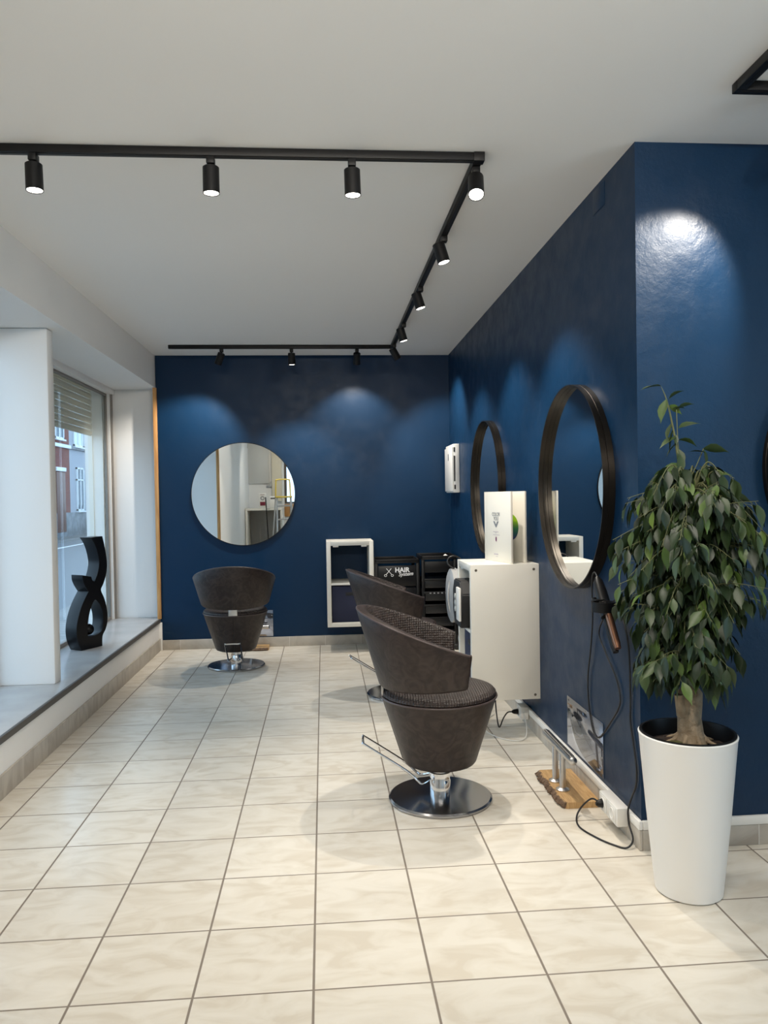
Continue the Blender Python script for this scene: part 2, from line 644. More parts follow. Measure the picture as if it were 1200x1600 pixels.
# ------------------------------------------------------------------ windows
def window(n, y0, y1, shutter_z=None):
    z0, z1 = 0.292, 2.375
    x0, x1 = (-1.945, -1.920) if n == 2 else (-1.955, -1.905)
    w = bpy.data.objects.new('window_%d' % n, None)
    COL.objects.link(w)
    w.location = (x0, y0, z0)
    w['kind'] = 'structure'
    bm = BM()
    f = 0.022 if n == 2 else 0.035
    for a in ((x0, x1, y0, y0 + f, z0, z1), (x0, x1, y1 - f, y1, z0, z1), (x0, x1, y0 + f, y1 - f, z0, z0 + 0.03),
              (x0, x1, y0 + f, y1 - f, z1 - f, z1)):
        box(bm, *a, bev=0.003)
    o = obj('window_frame', bm, GREY_METAL, w)
    o.matrix_parent_inverse = w.matrix_basis.inverted()
    bm = BM()
    box(bm, -1.936, -1.930, y0 + f, y1 - f, z0 + 0.03, z1 - f)
    o = obj('pane', bm, GLASS, w, smooth=0)
    o.matrix_parent_inverse = w.matrix_basis.inverted()
    if shutter_z:
        bm = BM()
        k = 0
        z = shutter_z
        ya, yb = y0 + 0.02, 5.078
        while z < 2.50:
            prof = [(-2.062, z), (-2.052, z + .003), (-2.044, z + .027), (-2.054, z + .052), (-2.062, z + .054), (-2.068, z + .027)]
            a = [bm.verts.new((p[0], ya, p[1])) for p in prof]
            b = [bm.verts.new((p[0], yb, p[1])) for p in prof]
            for i in range(6):
                j = (i + 1) % 6
                bm.faces.new((a[i], a[j], b[j], b[i]))
            bm.faces.new(a)
            bm.faces.new(b[::-1])
            z += 0.0565
        o = obj('roller_shutter', bm, SHUTTER, w, smooth=25)
        o.matrix_parent_inverse = w.matrix_basis.inverted()
        bm = BM()
        box(bm, -2.085, -2.045, 5.080, 5.0915, z0, 2.42)
        o = obj('shutter_guide', bm, WHITE_LAM, w)
        o.matrix_parent_inverse = w.matrix_basis.inverted()
    return w


window(1, 1.004, 2.583)
window(2, 2.692, 5.125, 1.985)
# outer sill drip of the display window: narrow corner post
bm = BM()
cyl(bm, (-1.893, 5.17, 0.293), (-1.893, 5.17, 2.374), 0.012, seg=12)
struct(obj('trim_7', bm, GREY_METAL))
# rear window seen in the mirror
w3 = bpy.data.objects.new('window_3', None); COL.objects.link(w3); w3['kind'] = 'structure'
DARKWOOD = mat('dark_window_wood', (0.10, 0.075, 0.055), 0.5)
bm = BM()
box(bm, -0.738, -0.69, YR - .12, YR - .05, 1.281, 2.149)
box(bm, -0.35, -0.302, YR - .12, YR - .05, 1.281, 2.149)
box(bm, -0.69, -0.35, YR - .12, YR - .05, 1.281, 1.32)
box(bm, -0.69, -0.35, YR - .12, YR - .05, 2.11, 2.149)
obj('window_frame', bm, DARKWOOD, w3)
bm = BM(); box(bm, -0.69, -0.35, YR - .088, YR - .082, 1.32, 2.11)
obj('pane', bm, GLASS, w3, smooth=0)


# unseen window added in the far right wall to let in fill daylight
w4 = bpy.data.objects.new('window_4', None); COL.objects.link(w4); w4['kind'] = 'structure'
bm = BM()
for a in ((-3.199, -3.14, .501, 2.449), (-.96, -.901, .501, 2.449), (-3.14, -.96, .501, .56), (-3.14, -.96, 2.39, 2.449)):
    box(bm, XE + .06, XE + .13, *a)
obj('window_frame', bm, DARKWOOD, w4)
bm = BM(); box(bm, XE + .09, XE + .096, -3.14, -.96, .56, 2.39)
obj('pane', bm, GLASS, w4, smooth=0)


# ------------------------------------------------------------------ track lighting
def track(name, pts, label, group=None):
    bm = BM()
    x0, y0, x1, y1 = pts
    h = 0.0165
    if abs(x1 - x0) > abs(y1 - y0):
        box(bm, x0, x1, y0 - h, y0 + h, ZC - .032, ZC - .001, 0.002)
        box(bm, x0 + .03, x1 - .03, y0 - .006, y0 + .006, ZC - .0335, ZC - .031)
    else:
        box(bm, x0 - h, x0 + h, y0, y1, ZC - .032, ZC - .001, 0.002)
        box(bm, x0 - .006, x0 + .006, y0 + .03, y1 - .03, ZC - .0335, ZC - .031)
    o = obj(name, bm, BLACK_METAL)
    tag(o, label, 'light track', group)
    return o


TY, TX, TB = 0.845, 0.680, 4.60
track('light_track', (-1.40, TY, TX + .0165, TY), 'black ceiling light track nearest the camera, carrying three straight spotlights')
track('light_track', (TX, TY + .017, TX, TB - .017), 'black ceiling light track running away from the camera beside the right wall')
track('light_track', (-1.25, TB, TX + .0165, TB), 'black ceiling light track across the far end by the navy back wall')
track('light_track', (1.431, -1.8, 1.431, .2755), 'black track bar going towards the camera, top right corner of the ceiling')
track('light_track', (1.4145, .292, 3.2, .292), 'black track bar parallel to the navy wall, top right corner of the ceiling')
bm = BM(); box(bm, TX - .021, TX + .022, TY - .021, TY + .022, ZC - .035, ZC - .0005, .002)
tag(obj('track_connector', bm, BLACK_METAL), 'black corner connector joining the near track and the long track', 'track connector')

LAMPS = []


def spotlight(mount, aim, label, group, arm=(0, 0), watts=None, lamp_light=True, spot=78):
    """mount=(x,y) on a track; aim=direction of the beam"""
    x, y = mount
    t = empty('track_spotlight', label, 'spotlight', (x, y, ZC - .0335), 0, group)
    d = Vector(aim).normalized()
    bm = BM()
    box(bm, -.015, .015, -.020, .020, -.028, -.0005, .003)
    obj('adapter', bm, BLACK_METAL, t)
    head = Vector((arm[0], arm[1], -.036))
    bm = BM()
    tube(bm, cr([(0, 0, -.026), (arm[0] * .2, arm[1] * .2, -.031), head + d * .012], 4), .006, 10)
    obj('arm', bm, BLACK_METAL, t)
    zax = -d
    xax = zax.orthogonal().normalized()
    Mx = frame_M(head, xax, zax.cross(xax))
    bm = BM()
    # open cylinder: closed top (local z=0), opening at z=-.118
    L = .101
    lathe(bm, [(0, .0), (.027, .0), (.031, -.003), (.0315, -L), (.029, -L), (.0285, -L + .02), (0, -L + .02)], 32, M=Mx)
    obj('lamp_body', bm, BLACK_METAL, t)
    bm = BM()
    lathe(bm, [(0, -L + .008), (.0275, -L + .006), (.0275, -L + .003), (0, -L + .005)], 32, M=Mx)
    obj('lens', bm, LENS, t)
    if lamp_light:
        l = bpy.data.lights.new('lamp_light', 'SPOT')
        l.energy = watts or LAMP_W
        l.color = LAMP_COL
        l.spot_size = R(spot)
        l.spot_blend = 0.55
        l.shadow_soft_size = 0.022
        lo = bpy.data.objects.new('lamp_light', l)
        COL.objects.link(lo)
        lo.parent = t
        lo.matrix_local = frame_M(head + d * (L + .004), xax, zax.cross(xax))
    return t


G = 'black cylinder spotlights on the ceiling tracks'
spotlight((-1.005, TY), (0.03, -.03, -1), 'black cylinder spotlight nearest the window on the near track', G)
spotlight((-.352, TY), (0, 0, -1), 'black cylinder spotlight in the middle of the near track', G)
spotlight((.185, TY), (0.02, 0, -1), 'black cylinder spotlight on the near track closest to the track corner', G)
spotlight((.680, .90), (-.10, -.55, -1), 'spotlight glaring at the camera below the track corner', G)
spotlight((.680, 1.70), (.28, -.08, -1), 'black tilted spotlight second along the long track, just past the glaring one', G, (-.03, 0), watts=DEEP_W, spot=92)
spotlight((.680, 2.63), (.30, -.05, -1), 'black tilted spotlight third along the long track, over the far mirror', G, (-.03, 0), watts=DEEP_W, spot=92)
spotlight((.680, 3.62), (.28, .0, -1), 'black tilted spotlight fourth along the long track', G, (-.03, 0), watts=DEEP_W, spot=92)
spotlight((.680, 4.40), (.62, .35, -1), 'black spotlight at the far end of the long track, steeply tilted', G, (-.02, 0), watts=DEEP_W, spot=92)
spotlight((-.800, TB), (-.42, .34, -1), 'black spotlight tilted towards the window on the far track', G, watts=DEEP_W, spot=92)
spotlight((-.200, TB), (.02, .08, -1), 'black straight spotlight in the middle of the far track', G, watts=DEEP_W, spot=92)
spotlight((.370, TB), (-.02, .55, -1), 'black spotlight on the far track aimed at the back wall, right of the middle one', G, watts=44, spot=92)
# wall-corner spotlight, then unseen lamps added to brighten the room
G2 = 'spotlights of the track over the entrance'
spotlight((1.665, .292), (-.36, .46, -.62), 'black spotlight aimed at the navy wall corner from the right-hand track', G2, watts=LAMP_W * 1.7, spot=68)
for k, (lx, ly, dx) in enumerate(((1.431, -.75, -.35), (1.431, -1.45, -.3), (2.3, .292, 0), (3.0, .292, 0))):
    spotlight((lx, ly), (dx, -.1, -1), 'added black spotlight on the right-hand track, out of view, brightening the near floor', G2, watts=LAMP_W * .6)  # added lamps, unseen, to brighten the near floor
track('light_track', (-1.2, -1.45, 1.414, -1.45), 'added black ceiling light track behind the photographer, carrying unseen fill spotlights')  # unseen track, added only to carry the fill lamps
for lx, ax in ((-.75, .2), (-.35, .15), (.05, .1), (.45, .05), (.85, 0), (1.2, 0)):
    spotlight((lx, -1.45), (ax, 1.9, -1), 'added black spotlight on the right-hand track, out of view, brightening the near floor', G2, watts=LAMP_W * 1.1, spot=100)  # unseen fill lamps, added to brighten surfaces that face the camera


spotlight((-.50, -1.45), (-.25, -1.2, -1), 'added black spotlight on the right-hand track, out of view, brightening the near floor', G2, watts=LAMP_W * 1.6, spot=100)  # unseen lamp added to lift the rear wall reflected in the mirror


# ------------------------------------------------------------------ salon chairs
def shell_geo():
    """U-shaped backrest: conical shell cut by a sloping rim, open at the front; returns outer+inner bmesh and rim path"""
    n = 44
    bm = BM()
    ring = []
    rim = []
    A = R(109)
    th = .042
    for i in range(n + 1):
        ph = -A + 2 * A * i / n
        c = cos(ph)
        zt = (.725 + .045 * c) / (1 - .1044 * c)
        xb = -.265 * c
        zb = .500 + .075 * (xb + .265)
        e = min(1.0, min(i, n - i) / 1.0)
        endk = 0.0 if (i in (0, n)) else 1.0

        def pt(z, inner, k=0.0):
            r = .27 + .29 * (z - .5) - (th if inner else 0) - k
            return Vector((-r * c, r * sin(ph), z))
        g = .012
        t2 = 0.5 * th
        prof = []
        for z in (zb + g, zb + (zt - zb) * .33, zb + (zt - zb) * .66, zt - g):
            prof.append(pt(z, False))
        prof.append(pt(zt - .003, False, .006))
        prof.append(pt(zt, False, t2))
        prof.append(pt(zt - .003, True, -.006))
        for z in (zt - g, zb + (zt - zb) * .66, zb + (zt - zb) * .33, zb + g):
            prof.append(pt(z, True))
        prof.append(pt(zb + .003, True, -.006))
        prof.append(pt(zb, False, t2))
        prof.append(pt(zb + .003, False, .006))
        ring.append(prof)
        rim.append(pt(zt - .006, False, .004))
    # round the two arm ends
    def shrink(prof, amt, shift):
        cen = sum(prof, Vector()) / len(prof)
        return [cen + (p - cen) * amt + shift for p in prof]
    tang0 = (ring[0][0] - ring[1][0]).normalized()
    tang1 = (ring[-1][0] - ring[-2][0]).normalized()

    def thin(prof, kk, shift):
        # pull inner and outer skins together
        o = []
        m = len(prof)
        mid_r = lambda p: Vector((p.x, p.y, 0)).length
        for p in prof:
            rm = .27 + .29 * (p.z - .5) - th / 2
            d2 = Vector((p.x, p.y, 0)).normalized()
            r = mid_r(p)
            rr = rm + (r - rm) * kk
            o.append(d2 * rr + Vector((0, 0, p.z)) + shift)
        zc = sum(p.z for p in o) / m
        for p in o:
            p.z = zc + (p.z - zc) * (0.97 if kk < .9 else .99)
        return o
    full = [thin(ring[0], .55, tang0 * .014), thin(ring[0], .88, tang0 * .008)] + ring + \
           [thin(ring[-1], .88, tang1 * .008), thin(ring[-1], .55, tang1 * .014)]
    V = [[bm.verts.new(p) for p in pr] for pr in full]
    m = len(V[0])
    for a, b in zip(V[:-1], V[1:]):
        for k in range(m):
            j = (k + 1) % m
            f = bm.faces.new((a[k], a[j], b[j], b[k]))
            f.material_index = 1 if 6 <= k <= 9 else 0
    bm.faces.new(V[0])
    bm.faces.new(V[-1][::-1])
    return bm, rim


def make_chair(label, dz=0.0):
    t = empty('salon_chair', label, 'chair', (0, 0, 0), 0, 'brown leather salon chairs')
    bm = BM()
    lathe(bm, [(0, 0), (.232, 0), (.236, .004), (.236, .012), (.228, .018), (.10, .022), (.07, .024), (0, .024)], 72)
    obj('base_plate', bm, BASE_STEEL, t)
    bm = BM()
    lathe(bm, [(0, .0235), (.047, .0235), (.047, .085), (.045, .088), (.045, .115), (.050, .117), (.050, .125), (.040, .127),
               (.040, .20), (0, .20)], 40)
    obj('column', bm, CHROME, t)
    bm = BM()
    lathe(bm, [(0, .142), (.148, .142), (.160, .147), (.168, .158), (.258, .438), (.262, .447), (.258, .452), (0, .452)], 64)
    # stitched seam down the back
    sb = obj('seat_base', bm, LEATHER, t)
    bm = BM()
    tube(bm, [(-.1695, 0, .160), (-.258, 0, .440)], .0022, 6)
    obj('seam', bm, MATT_BLACK, sb)
    bm = BM()
    tube(bm, [(.262 * cos(a), .262 * sin(a), .452) for a in [2 * pi * i / 72 for i in range(72)]], .0045, 8, closed=True)
    obj('piping', bm, PIPING, sb)
    bm = BM()
    lathe(bm, [(0, .4525), (.254, .4525), (.260, .460), (.259, .470), (.250, .480), (.225, .487), (.15, .493), (0, .496)], 64)
    obj('seat_cushion', bm, WOVEN, t)
    bm, rim = shell_geo()
    bk = obj('backrest', bm, LEATHER, t, smooth=50, mats=[LEATHER, WOVEN])
    bm = BM()
    tube(bm, rim, .0045, 8)
    obj('piping', bm, PIPING, bk)
    bm = BM()
    box(bm, -.262, -.2505, -.035, .035, .4535, .53, .003)
    box(bm, -.2505, -.20, -.02, .02, .4965, .506, .001)
    obj('back_bracket', bm, STEEL, t)
    bm = BM()
    w = .058
    path = [(-.046, -.034, .075), (-.085, -w, .062), (-.105, -w, .075), (-.16, -w, .125), (-.335, -w, .240), (-.348, -w + .012, .2485),
            (-.348, w - .012, .2485), (-.335, w, .240), (-.16, w, .125), (-.105, w, .075), (-.085, w, .062), (-.046, .034, .075)]
    tube(bm, cr(path, 5), .0058, 10)
    obj('pump_lever', bm, CHROME, t)
    return t


def copy_tree(o, parent=None):
    c = o.copy()
    COL.objects.link(c)
    if parent:
        c.parent = parent
    for ch in o.children:
        copy_tree(ch, c)
    return c


chair = make_chair('brown leather salon chair nearest the camera, facing the right wall')
chair_mid = copy_tree(chair)
chair_back = copy_tree(chair)
chair_mid['label'] = 'brown leather salon chair mostly hidden behind the nearest one, facing the right wall'
chair_back['label'] = 'brown leather salon chair under the round mirror, its back to the camera'
chair.location = (.562, 1.318, 0); chair.rotation_euler.z = R(-3)
chair_mid.location = (.570, 3.20, 0); chair_mid.rotation_euler.z = R(6)
chair_back.location = (-.690, 4.285, 0); chair_back.rotation_euler.z = R(92)
for ch in (chair, chair_mid):
    for p in ch.children:
        if p.name.split('.')[0] not in ('base_plate', 'column'):
            p.location.z += .028


# ------------------------------------------------------------------ round mirrors
def round_mirror(name_label, centre, normal, r, depth, rim_w, cat='mirror'):
    """circular mirror with a thin drum frame standing off the wall; local +Z = away from the wall"""
    n = Vector(normal)
    t = empty('round_mirror', name_label, cat, centre)
    M3 = frame_M((0, 0, 0), Vector((0, 0, 1)).cross(n), (0, 0, 1))
    bm = BM()
    g0 = depth * .52
    lathe(bm, [(r, 0), (r, g0 - .0012), (r - .0018, g0), (r, g0 + .0012), (r, depth), (r - rim_w, depth), (r - rim_w, g0 + .0012), (r - rim_w + .0016, g0), (r - rim_w, g0 - .0012), (r - rim_w, 0)], 128, M=M3, close=True)
    if depth > .03:
        o = obj('frame', bm, FRAME_METAL, t, smooth=30)
    else:
        o = obj('frame', bm, BLACK_METAL, t, smooth=30)
    bm = BM()
    zz = depth * .30 if depth > .03 else depth * .85
    lathe(bm, [(0, .001), (r - rim_w - .0005, .001), (r - rim_w - .0005, zz), (0, zz)], 128, M=M3)
    obj('mirror_glass', bm, MIRROR, t, smooth=20)
    return t


round_mirror('large round mirror on the navy back wall above the salon chair', (-.685, 5.0795, 1.432), (0, -1, 0), .480, .022, .006)
round_mirror('round mirror with deep dark metal frame on the right wall, nearest the plant', (1.2565, 1.425, 1.415), (-1, 0, 0), .480, .052, .006)
round_mirror('round mirror with deep dark frame behind the white cabinet and colour book', (1.2565, 3.33, 1.440), (-1, 0, 0), .480, .052, .006)
round_mirror('dark round mirror at the right edge, on the navy wall behind the plant', (2.235, .7195, 1.47), (0, -1, 0), .480, .045, .008)


# ------------------------------------------------------------------ white cube shelves
def cube_shelf(label, loc, rz, basket=True):
    """two-compartment wall shelf; local: front faces -Y, origin at the bottom back-left corner, 0.42 wide, 0.39 deep, 0.765 tall"""
    W, D, H, T = .42, .39, .765, .038
    t = empty('cube_shelf', label, 'shelf', loc, rz, 'white two-compartment wall shelves')
    bm = BM(); box(bm, 0, T, -D, 0, 0, H, .0015)
    a = obj('side_panel', bm, WHITE_LAM, t)
    bm = BM(); box(bm, W - T, W, -D, 0, 0, H, .0015)
    b = obj('side_panel', bm, WHITE_LAM, t)
    bm = BM(); box(bm, T, W - T, -D, 0, H - T, H, .0015)
    obj('top_panel', bm, WHITE_LAM, t)
    bm = BM(); box(bm, T, W - T, -D, 0, 0, T, .0015)
    obj('bottom_panel', bm, WHITE_LAM, t)
    bm = BM(); box(bm, T, W - T, -D + .002, 0, H / 2 - .009, H / 2 + .009, .001)
    obj('middle_shelf', bm, WHITE_LAM, t)
    for x in (T + .02, W - T - .07):
        bm = BM(); box(bm, x, x + .05, -D + .01, -D + .06, H - T - .014, H - T - .0005, .002)
        obj('fixing_bracket', bm, WHITE_PLASTIC, t)
    return t, a, b, (W, D, H, T)


SCREW = mat('screw_cap', (0.16, 0.14, 0.11), 0.5, metal=0.6)
# on the back wall
sh1, _, _, dims = cube_shelf('white two-compartment wall shelf on the navy back wall, low beside the trolleys', (.072, 5.0793, .230), 0)
# on the right wall: front faces -X
sh2, sa, sb_, _ = cube_shelf('white two-compartment cabinet on the right wall, its side panel to the camera', (1.2563, 2.512, .228), R(-90))
W, D, H, T = dims
# local +x of the right one points to -y (towards the camera), so the side facing the camera is the second panel
for (yy, zz) in ((-.03, .025), (-.03, H - .03), (-D + .03, .025), (-D + .03, H - .03)):
    bm = BM()
    lathe(bm, [(0, 0), (.0075, 0), (.0075, .0012), (0, .0015)], 16, M=frame_M((W, yy, zz), (0, 1, 0), (0, 0, 1)))
    obj('screw_cap', bm, SCREW, sb_)


def basket(label, loc, rz):
    t = empty('storage_box', label, 'storage box', loc, rz, 'navy fabric storage boxes')
    w, d, h = .334, .33, .322
    bm = BM()
    v = box(bm, 0, w, -d, 0, 0, h, .006)
    top = [f for f in bm.faces if f.normal.z > .9 and f.calc_center_median().z > h - .01]
    big = max(bm.faces, key=lambda f: f.calc_center_median().z * 10 + f.calc_area())
    r = bmesh.ops.inset_region(bm, faces=[big], thickness=.008)
    for vv in big.verts:
        vv.co.z -= h - .02
    obj('body', bm, NAVY_FABRIC, t, smooth=30)
    bm = BM()
    box(bm, w / 2 - .045, w / 2 + .045, -d - .003, -d - .0003, h - .085, h - .055, .001)
    obj('grip', bm, MATT_BLACK, t)
    return t


basket('navy fabric storage box in the lower compartment of the back-wall shelf', (.072 + T + .005, 5.0793 - .03, .230 + T + .001), 0)
basket('navy fabric storage box in the lower compartment of the white cabinet', (1.2563 - .03, 2.512 - T - .005, .228 + T + .001), R(-90))

# black appliance with a pale ribbed window in the upper compartment of the right cabinet
t = empty('black_appliance', 'black chamfered appliance in the upper compartment of the white cabinet', 'appliance', (1.00, 2.305, .228 + H / 2 + .0095))
bm = BM()
pr = [(-.095, 0), (.095, 0), (.15, .08), (.15, .20), (.095, .27), (-.095, .27), (-.15, .20), (-.15, .08)]
a = [bm.verts.new((-.175, p[0], p[1])) for p in pr]; b = [bm.verts.new((.14, p[0], p[1])) for p in pr]
bm.faces.new(a); bm.faces.new(b[::-1])
for i in range(8):
    bm.faces.new((a[i], a[(i + 1) % 8], b[(i + 1) % 8], b[i]))
bmesh.ops.bevel(bm, geom=bm.edges[:], offset=.006, segments=2, affect='EDGES')
obj('housing', bm, MATT_BLACK, t)
bm = BM()
for k in range(3):
    lathe(bm, [(0, 0), (.018, 0), (.018, .004), (0, .008)], 20, M=frame_M((-.1755, .055, .095 + k * .036), (0, 1, 0), (0, 0, -1)) @ Matrix.Rotation(pi, 4, 'X') @ Matrix.Rotation(pi, 4, 'X'))
obj('indicator_window', bm, mat('pale_window', (.52, .52, .50), .4), t)
bm = BM(); box(bm, -.190, -.1755, -.135, -.045, .045, .235, .004)
obj('front_cover', bm, WHITE_PLASTIC, t)

# standing colour book on the cabinet
ZT = .228 + H + .0008
t = empty('colour_book', 'white colour chart book standing open on the white cabinet', 'colour chart', (1.03, 2.44, ZT))
A0 = Vector((1.027, 2.441, 0)); B0 = Vector((1.104, 2.112, 0))
A1 = Vector((1.085, 2.452, 0)); D0 = Vector((1.200, 2.170, 0))
HB = .409


def slab(a, b, h, th, side):
    d = (b - a).normalized()
    n = Vector((-d.y, d.x, 0)) * side
    bm = BM()
    M = frame_M(a - Vector((1.03, 2.44, 0)), d, n)
    # frame_M's third axis is d x n (= +-z)
    s = 1 if d.cross(n).z > 0 else -1
    box(bm, 0, (b - a).length, 0, th, min(0, s * h), max(0, s * h), .001, M=M)
    return bm


BOOK = mat('white_book_board', (0.70, 0.67, 0.595), 0.4)
front = obj('front_cover', slab(A0, B0, HB, .012, 1), BOOK, t)
obj('back_cover', slab(A1, D0, HB, .012, 1), BOOK, t)
obj('spine', slab(A0 + Vector((0, .003, 0)), A1 + Vector((0.014, .003, 0)), HB, .008, 1), BOOK, t)
# print on the front cover
dF = (B0 - A0).normalized(); nF = Vector((dF.y, -dF.x, 0))
if nF.x > 0:
    nF = -nF
GREYINK = mat('grey_print', (0.16, 0.17, 0.19), 0.5)
PALEINK = mat('pale_print', (0.45, 0.40, 0.42), 0.5)
PURPLE = mat('purple_print', (0.16, 0.03, 0.12), 0.5)
LF = (B0 - A0).length


def on_cover(u, z):
    return A0 + dF * (u * LF) + nF * .0008 + Vector((-1.03, -2.44, z))


bm = BM()
for s, sz, z, bold, mi in (('COLOR', .030, .276, 0, 0), ('YOU', .030, .250, 0, 0), ('V', .046, .216, .002, 1)):
    merge(bm, text_bm(s, sz, .0004, 0, bold), frame_M(on_cover(.44, z), dF, (0, 0, 1)) @ Matrix.Diagonal((2.1 if s == 'V' else 1.0, 1, 1, 1)))
obj('cover_lettering', bm, GREYINK, front, smooth=0)
for u, wd_, z, h in ((.43, .07, .174, .004), (.43, .022, .167, .003), (.45, .085, .156, .003), (.43, .055, .042, .008), (.46, .03, .029, .003)):
    bm = BM()
    box(bm, -wd_ / 2, wd_ / 2, -h / 2, h / 2, -.0003, .0003, M=frame_M(on_cover(u, z), dF, (0, 0, 1)))
    obj('print_line', bm, PALEINK, front, smooth=0)
bm = BM()
for dz, rr in ((.007, .0075), (-.007, .0075), (.0, .009)):
    lathe(bm, [(0, 0), (rr, 0), (rr, .0004), (0, .0004)], 16, M=frame_M(on_cover(.44, .131 + dz), dF, (0, 0, 1)))
obj('cover_emblem', bm, PURPLE, front, smooth=0)
# round colour picture inside the back cover
dB = (D0 - A1).normalized(); nB = Vector((dB.y, -dB.x, 0))
if nB.y > 0:
    nB = -nB
pm = mat('colour_picture', (0.03, 0.12, 0.01), 0.4)
g = NT(pm)
tc = g.n('ShaderNodeTexCoord'); sp = g.n('ShaderNodeSeparateXYZ'); g.l(tc.outputs['Object'], sp.inputs[0])
r = g.n('ShaderNodeValToRGB'); e = r.color_ramp.elements
e[0].position = .36; e[0].color = (.012, .02, .10, 1); e[1].position = .62; e[1].color = (.22, .42, .01, 1)
k = e.new(.50); k.color = (.02, .14, .06, 1)
g.l(g.m('MULTIPLY', sp.outputs[2], 2.6), r.inputs['Fac']); g.l(r.outputs['Color'], g.b.inputs['Base Color'])
bm = BM()
lathe(bm, [(0, 0), (.078, 0), (.078, .0006), (0, .0006)], 40,
      M=frame_M(A1 + dB * .165 + nB * .0003 + Vector((-1.03, -2.44, .20)), dB, (0, 0, 1)))
obj('colour_picture', bm, pm, t, smooth=0)

# white curved hood leaning behind the cabinet, with a black cable loop
t = empty('hood_dryer', 'white curved dryer hood seen edge-on just left of the white cabinet', 'hair dryer hood', (.835, 2.74, .742))
bm = BM()
n = 28
pts = []
for i in range(n + 1):
    a = R(-62 + 124 * i / n)
    pts.append((a,))
V = []
for i in range(n + 1):
    a = R(-62 + 124 * i / n)
    w = .055 * (0.55 + .45 * cos(a * 1.2))
    row = []
    for (rr, yy) in ((.20, -w), (.20, w), (.188, w - .004), (.188, -w + .004)):
        row.append(bm.verts.new((.10 - rr * cos(a) * .52 + (.0 if yy < 0 else .012), yy, rr * sin(a))))
    V.append(row)
for a, b in zip(V[:-1], V[1:]):
    for k in range(4):
        j = (k + 1) % 4
        bm.faces.new((a[k], a[j], b[j], b[k]))
bm.faces.new(V[0]); bm.faces.new(V[-1][::-1])
obj('hood', bm, WHITE_PLASTIC, t)
bm = BM()
lathe(bm, [(.150, 0), (.172, .004), (.172, .05), (.150, .06), (0, .075), (0, .06), (.140, .045)], 40,
      M=frame_M((.075, 0, 0), (0, 1, 0), (0, 0, 1)) @ Matrix.Rotation(pi, 4, 'Y'))
obj('inner_shell', bm, mat('grey_plastic', (.33, .33, .33), .4), t)
bm = BM()
cyl(bm, (.10, 0, -.72), (.10, 0, -.12), .014)
lathe(bm, [(0, -.7415), (.15, -.7415), (.15, -.727), (.02, -.717), (0, -.717)], 32, c=(.10, 0, 0))
obj('stand', bm, BLACK_METAL, t)
bm = BM()
tube(bm, cr([(.052, -.01, .168), (.012, .0, .20), (.012, .01, .235), (.05, .02, .252), (.092, .02, .235), (.105, 0, .18), (.10, 0, .10)], 6), .005, 8)
obj('cable', bm, BLACK_RUBBER, t)


# ------------------------------------------------------------------ black trolleys in the far right corner
def trolley(label, x0, x1, y0, y1, h, drawers, top_h):
    t = empty('salon_trolley', label, 'trolley', ((x0 + x1) / 2, (y0 + y1) / 2, 0), 0, None)
    w, d = (x1 - x0) / 2, (y1 - y0) / 2
    for sx in (-1, 1):
        for sy in (-1, 1):
            bm = BM()
            box(bm, sx * w - .014 - (.014 * sx), sx * w + .014 - (.014 * sx), sy * d - .014 - .014 * sy, sy * d + .014 - .014 * sy, .06, h, .004)
            obj('post', bm, BLACK_PLASTIC, t)
            bm = BM()
            cyl(bm, (sx * w - .014 * sx - .01, sy * d - .014 * sy, .0285), (sx * w - .014 * sx + .01, sy * d - .014 * sy, .0285), .028, seg=20)
            box(bm, sx * w - .014 * sx - .013, sx * w - .014 * sx + .013, sy * d - .014 * sy - .008, sy * d - .014 * sy + .008, .05, .0598)
            obj('castor', bm, BLACK_RUBBER, t)
    bm = BM()
    box(bm, -w, w, -d, d, h, h + .012, .003)
    for a in ((-w, w, -d, -d + .012), (-w, w, d - .012, d), (-w, -w + .012, -d, d), (w - .012, w, -d, d)):
        box(bm, *a, h + .010, h + top_h, .003)
    obj('top_tray', bm, BLACK_PLASTIC, t)
    bm = BM(); box(bm, -w + .03, w - .03, -d + .03, d - .03, .062, .075, .002)
    obj('base_shelf', bm, BLACK_PLASTIC, t)
    return t, w, d


DRAWER = mat('drawer_smoke_plastic', (0.010, 0.010, 0.0105), 0.3, spec=0.3)
t, w, d = trolley('black trolley lettered HAIR System, right of the white back-wall shelf', .500, .898, 4.66, 5.04, .790, 0, .035)
bm = BM(); box(bm, -w + .028, w - .028, -d + .002, -d + .014, .585, .770, .004)
pn = obj('sign_panel', bm, DRAWER, t)
bm = BM()
M0 = frame_M((.045, -d + .0012, .728), (1, 0, 0), (0, 0, 1))
merge(bm, text_bm('HAIR', .058, .0006, 0, .0020), M0)
merge(bm, text_bm('System', .046, .0006, .35, .0006), frame_M((.075, -d + .0012, .692), (1, 0, .06), (0, 0, 1)))
# little scissors emblem
for s in (-1, 1):
    tube(bm, [(-.075 - s * .026, -d + .0005, .690), (-.075 + s * .022, -d + .0005, .745)], .0025, 6)
    tube(bm, [(-.075 - s * .030 + .011 * cos(a), -d + .0005, .683 + .009 * sin(a)) for a in [2 * pi * i / 14 for i in range(14)]], .002, 6, closed=True)
obj('sign_lettering', bm, mat('white_lettering', (.80, .80, .80), .5), pn, smooth=0)
for z in (.12, .29, .46):
    bm = BM(); box(bm, -w + .03, w - .03, -d + .004, d - .03, z, z + .11, .006)
    dr = obj('drawer', bm, DRAWER, t)
    bm = BM(); box(bm, -.06, .06, -d - .006, -d + .0035, z + .085, z + .10, .003)
    obj('drawer_handle', bm, BLACK_PLASTIC, dr)
t, w, d = trolley('black drawer trolley in the far corner, beside the lettered trolley', .918, 1.236, 4.66, 5.04, .815, 0, .035)
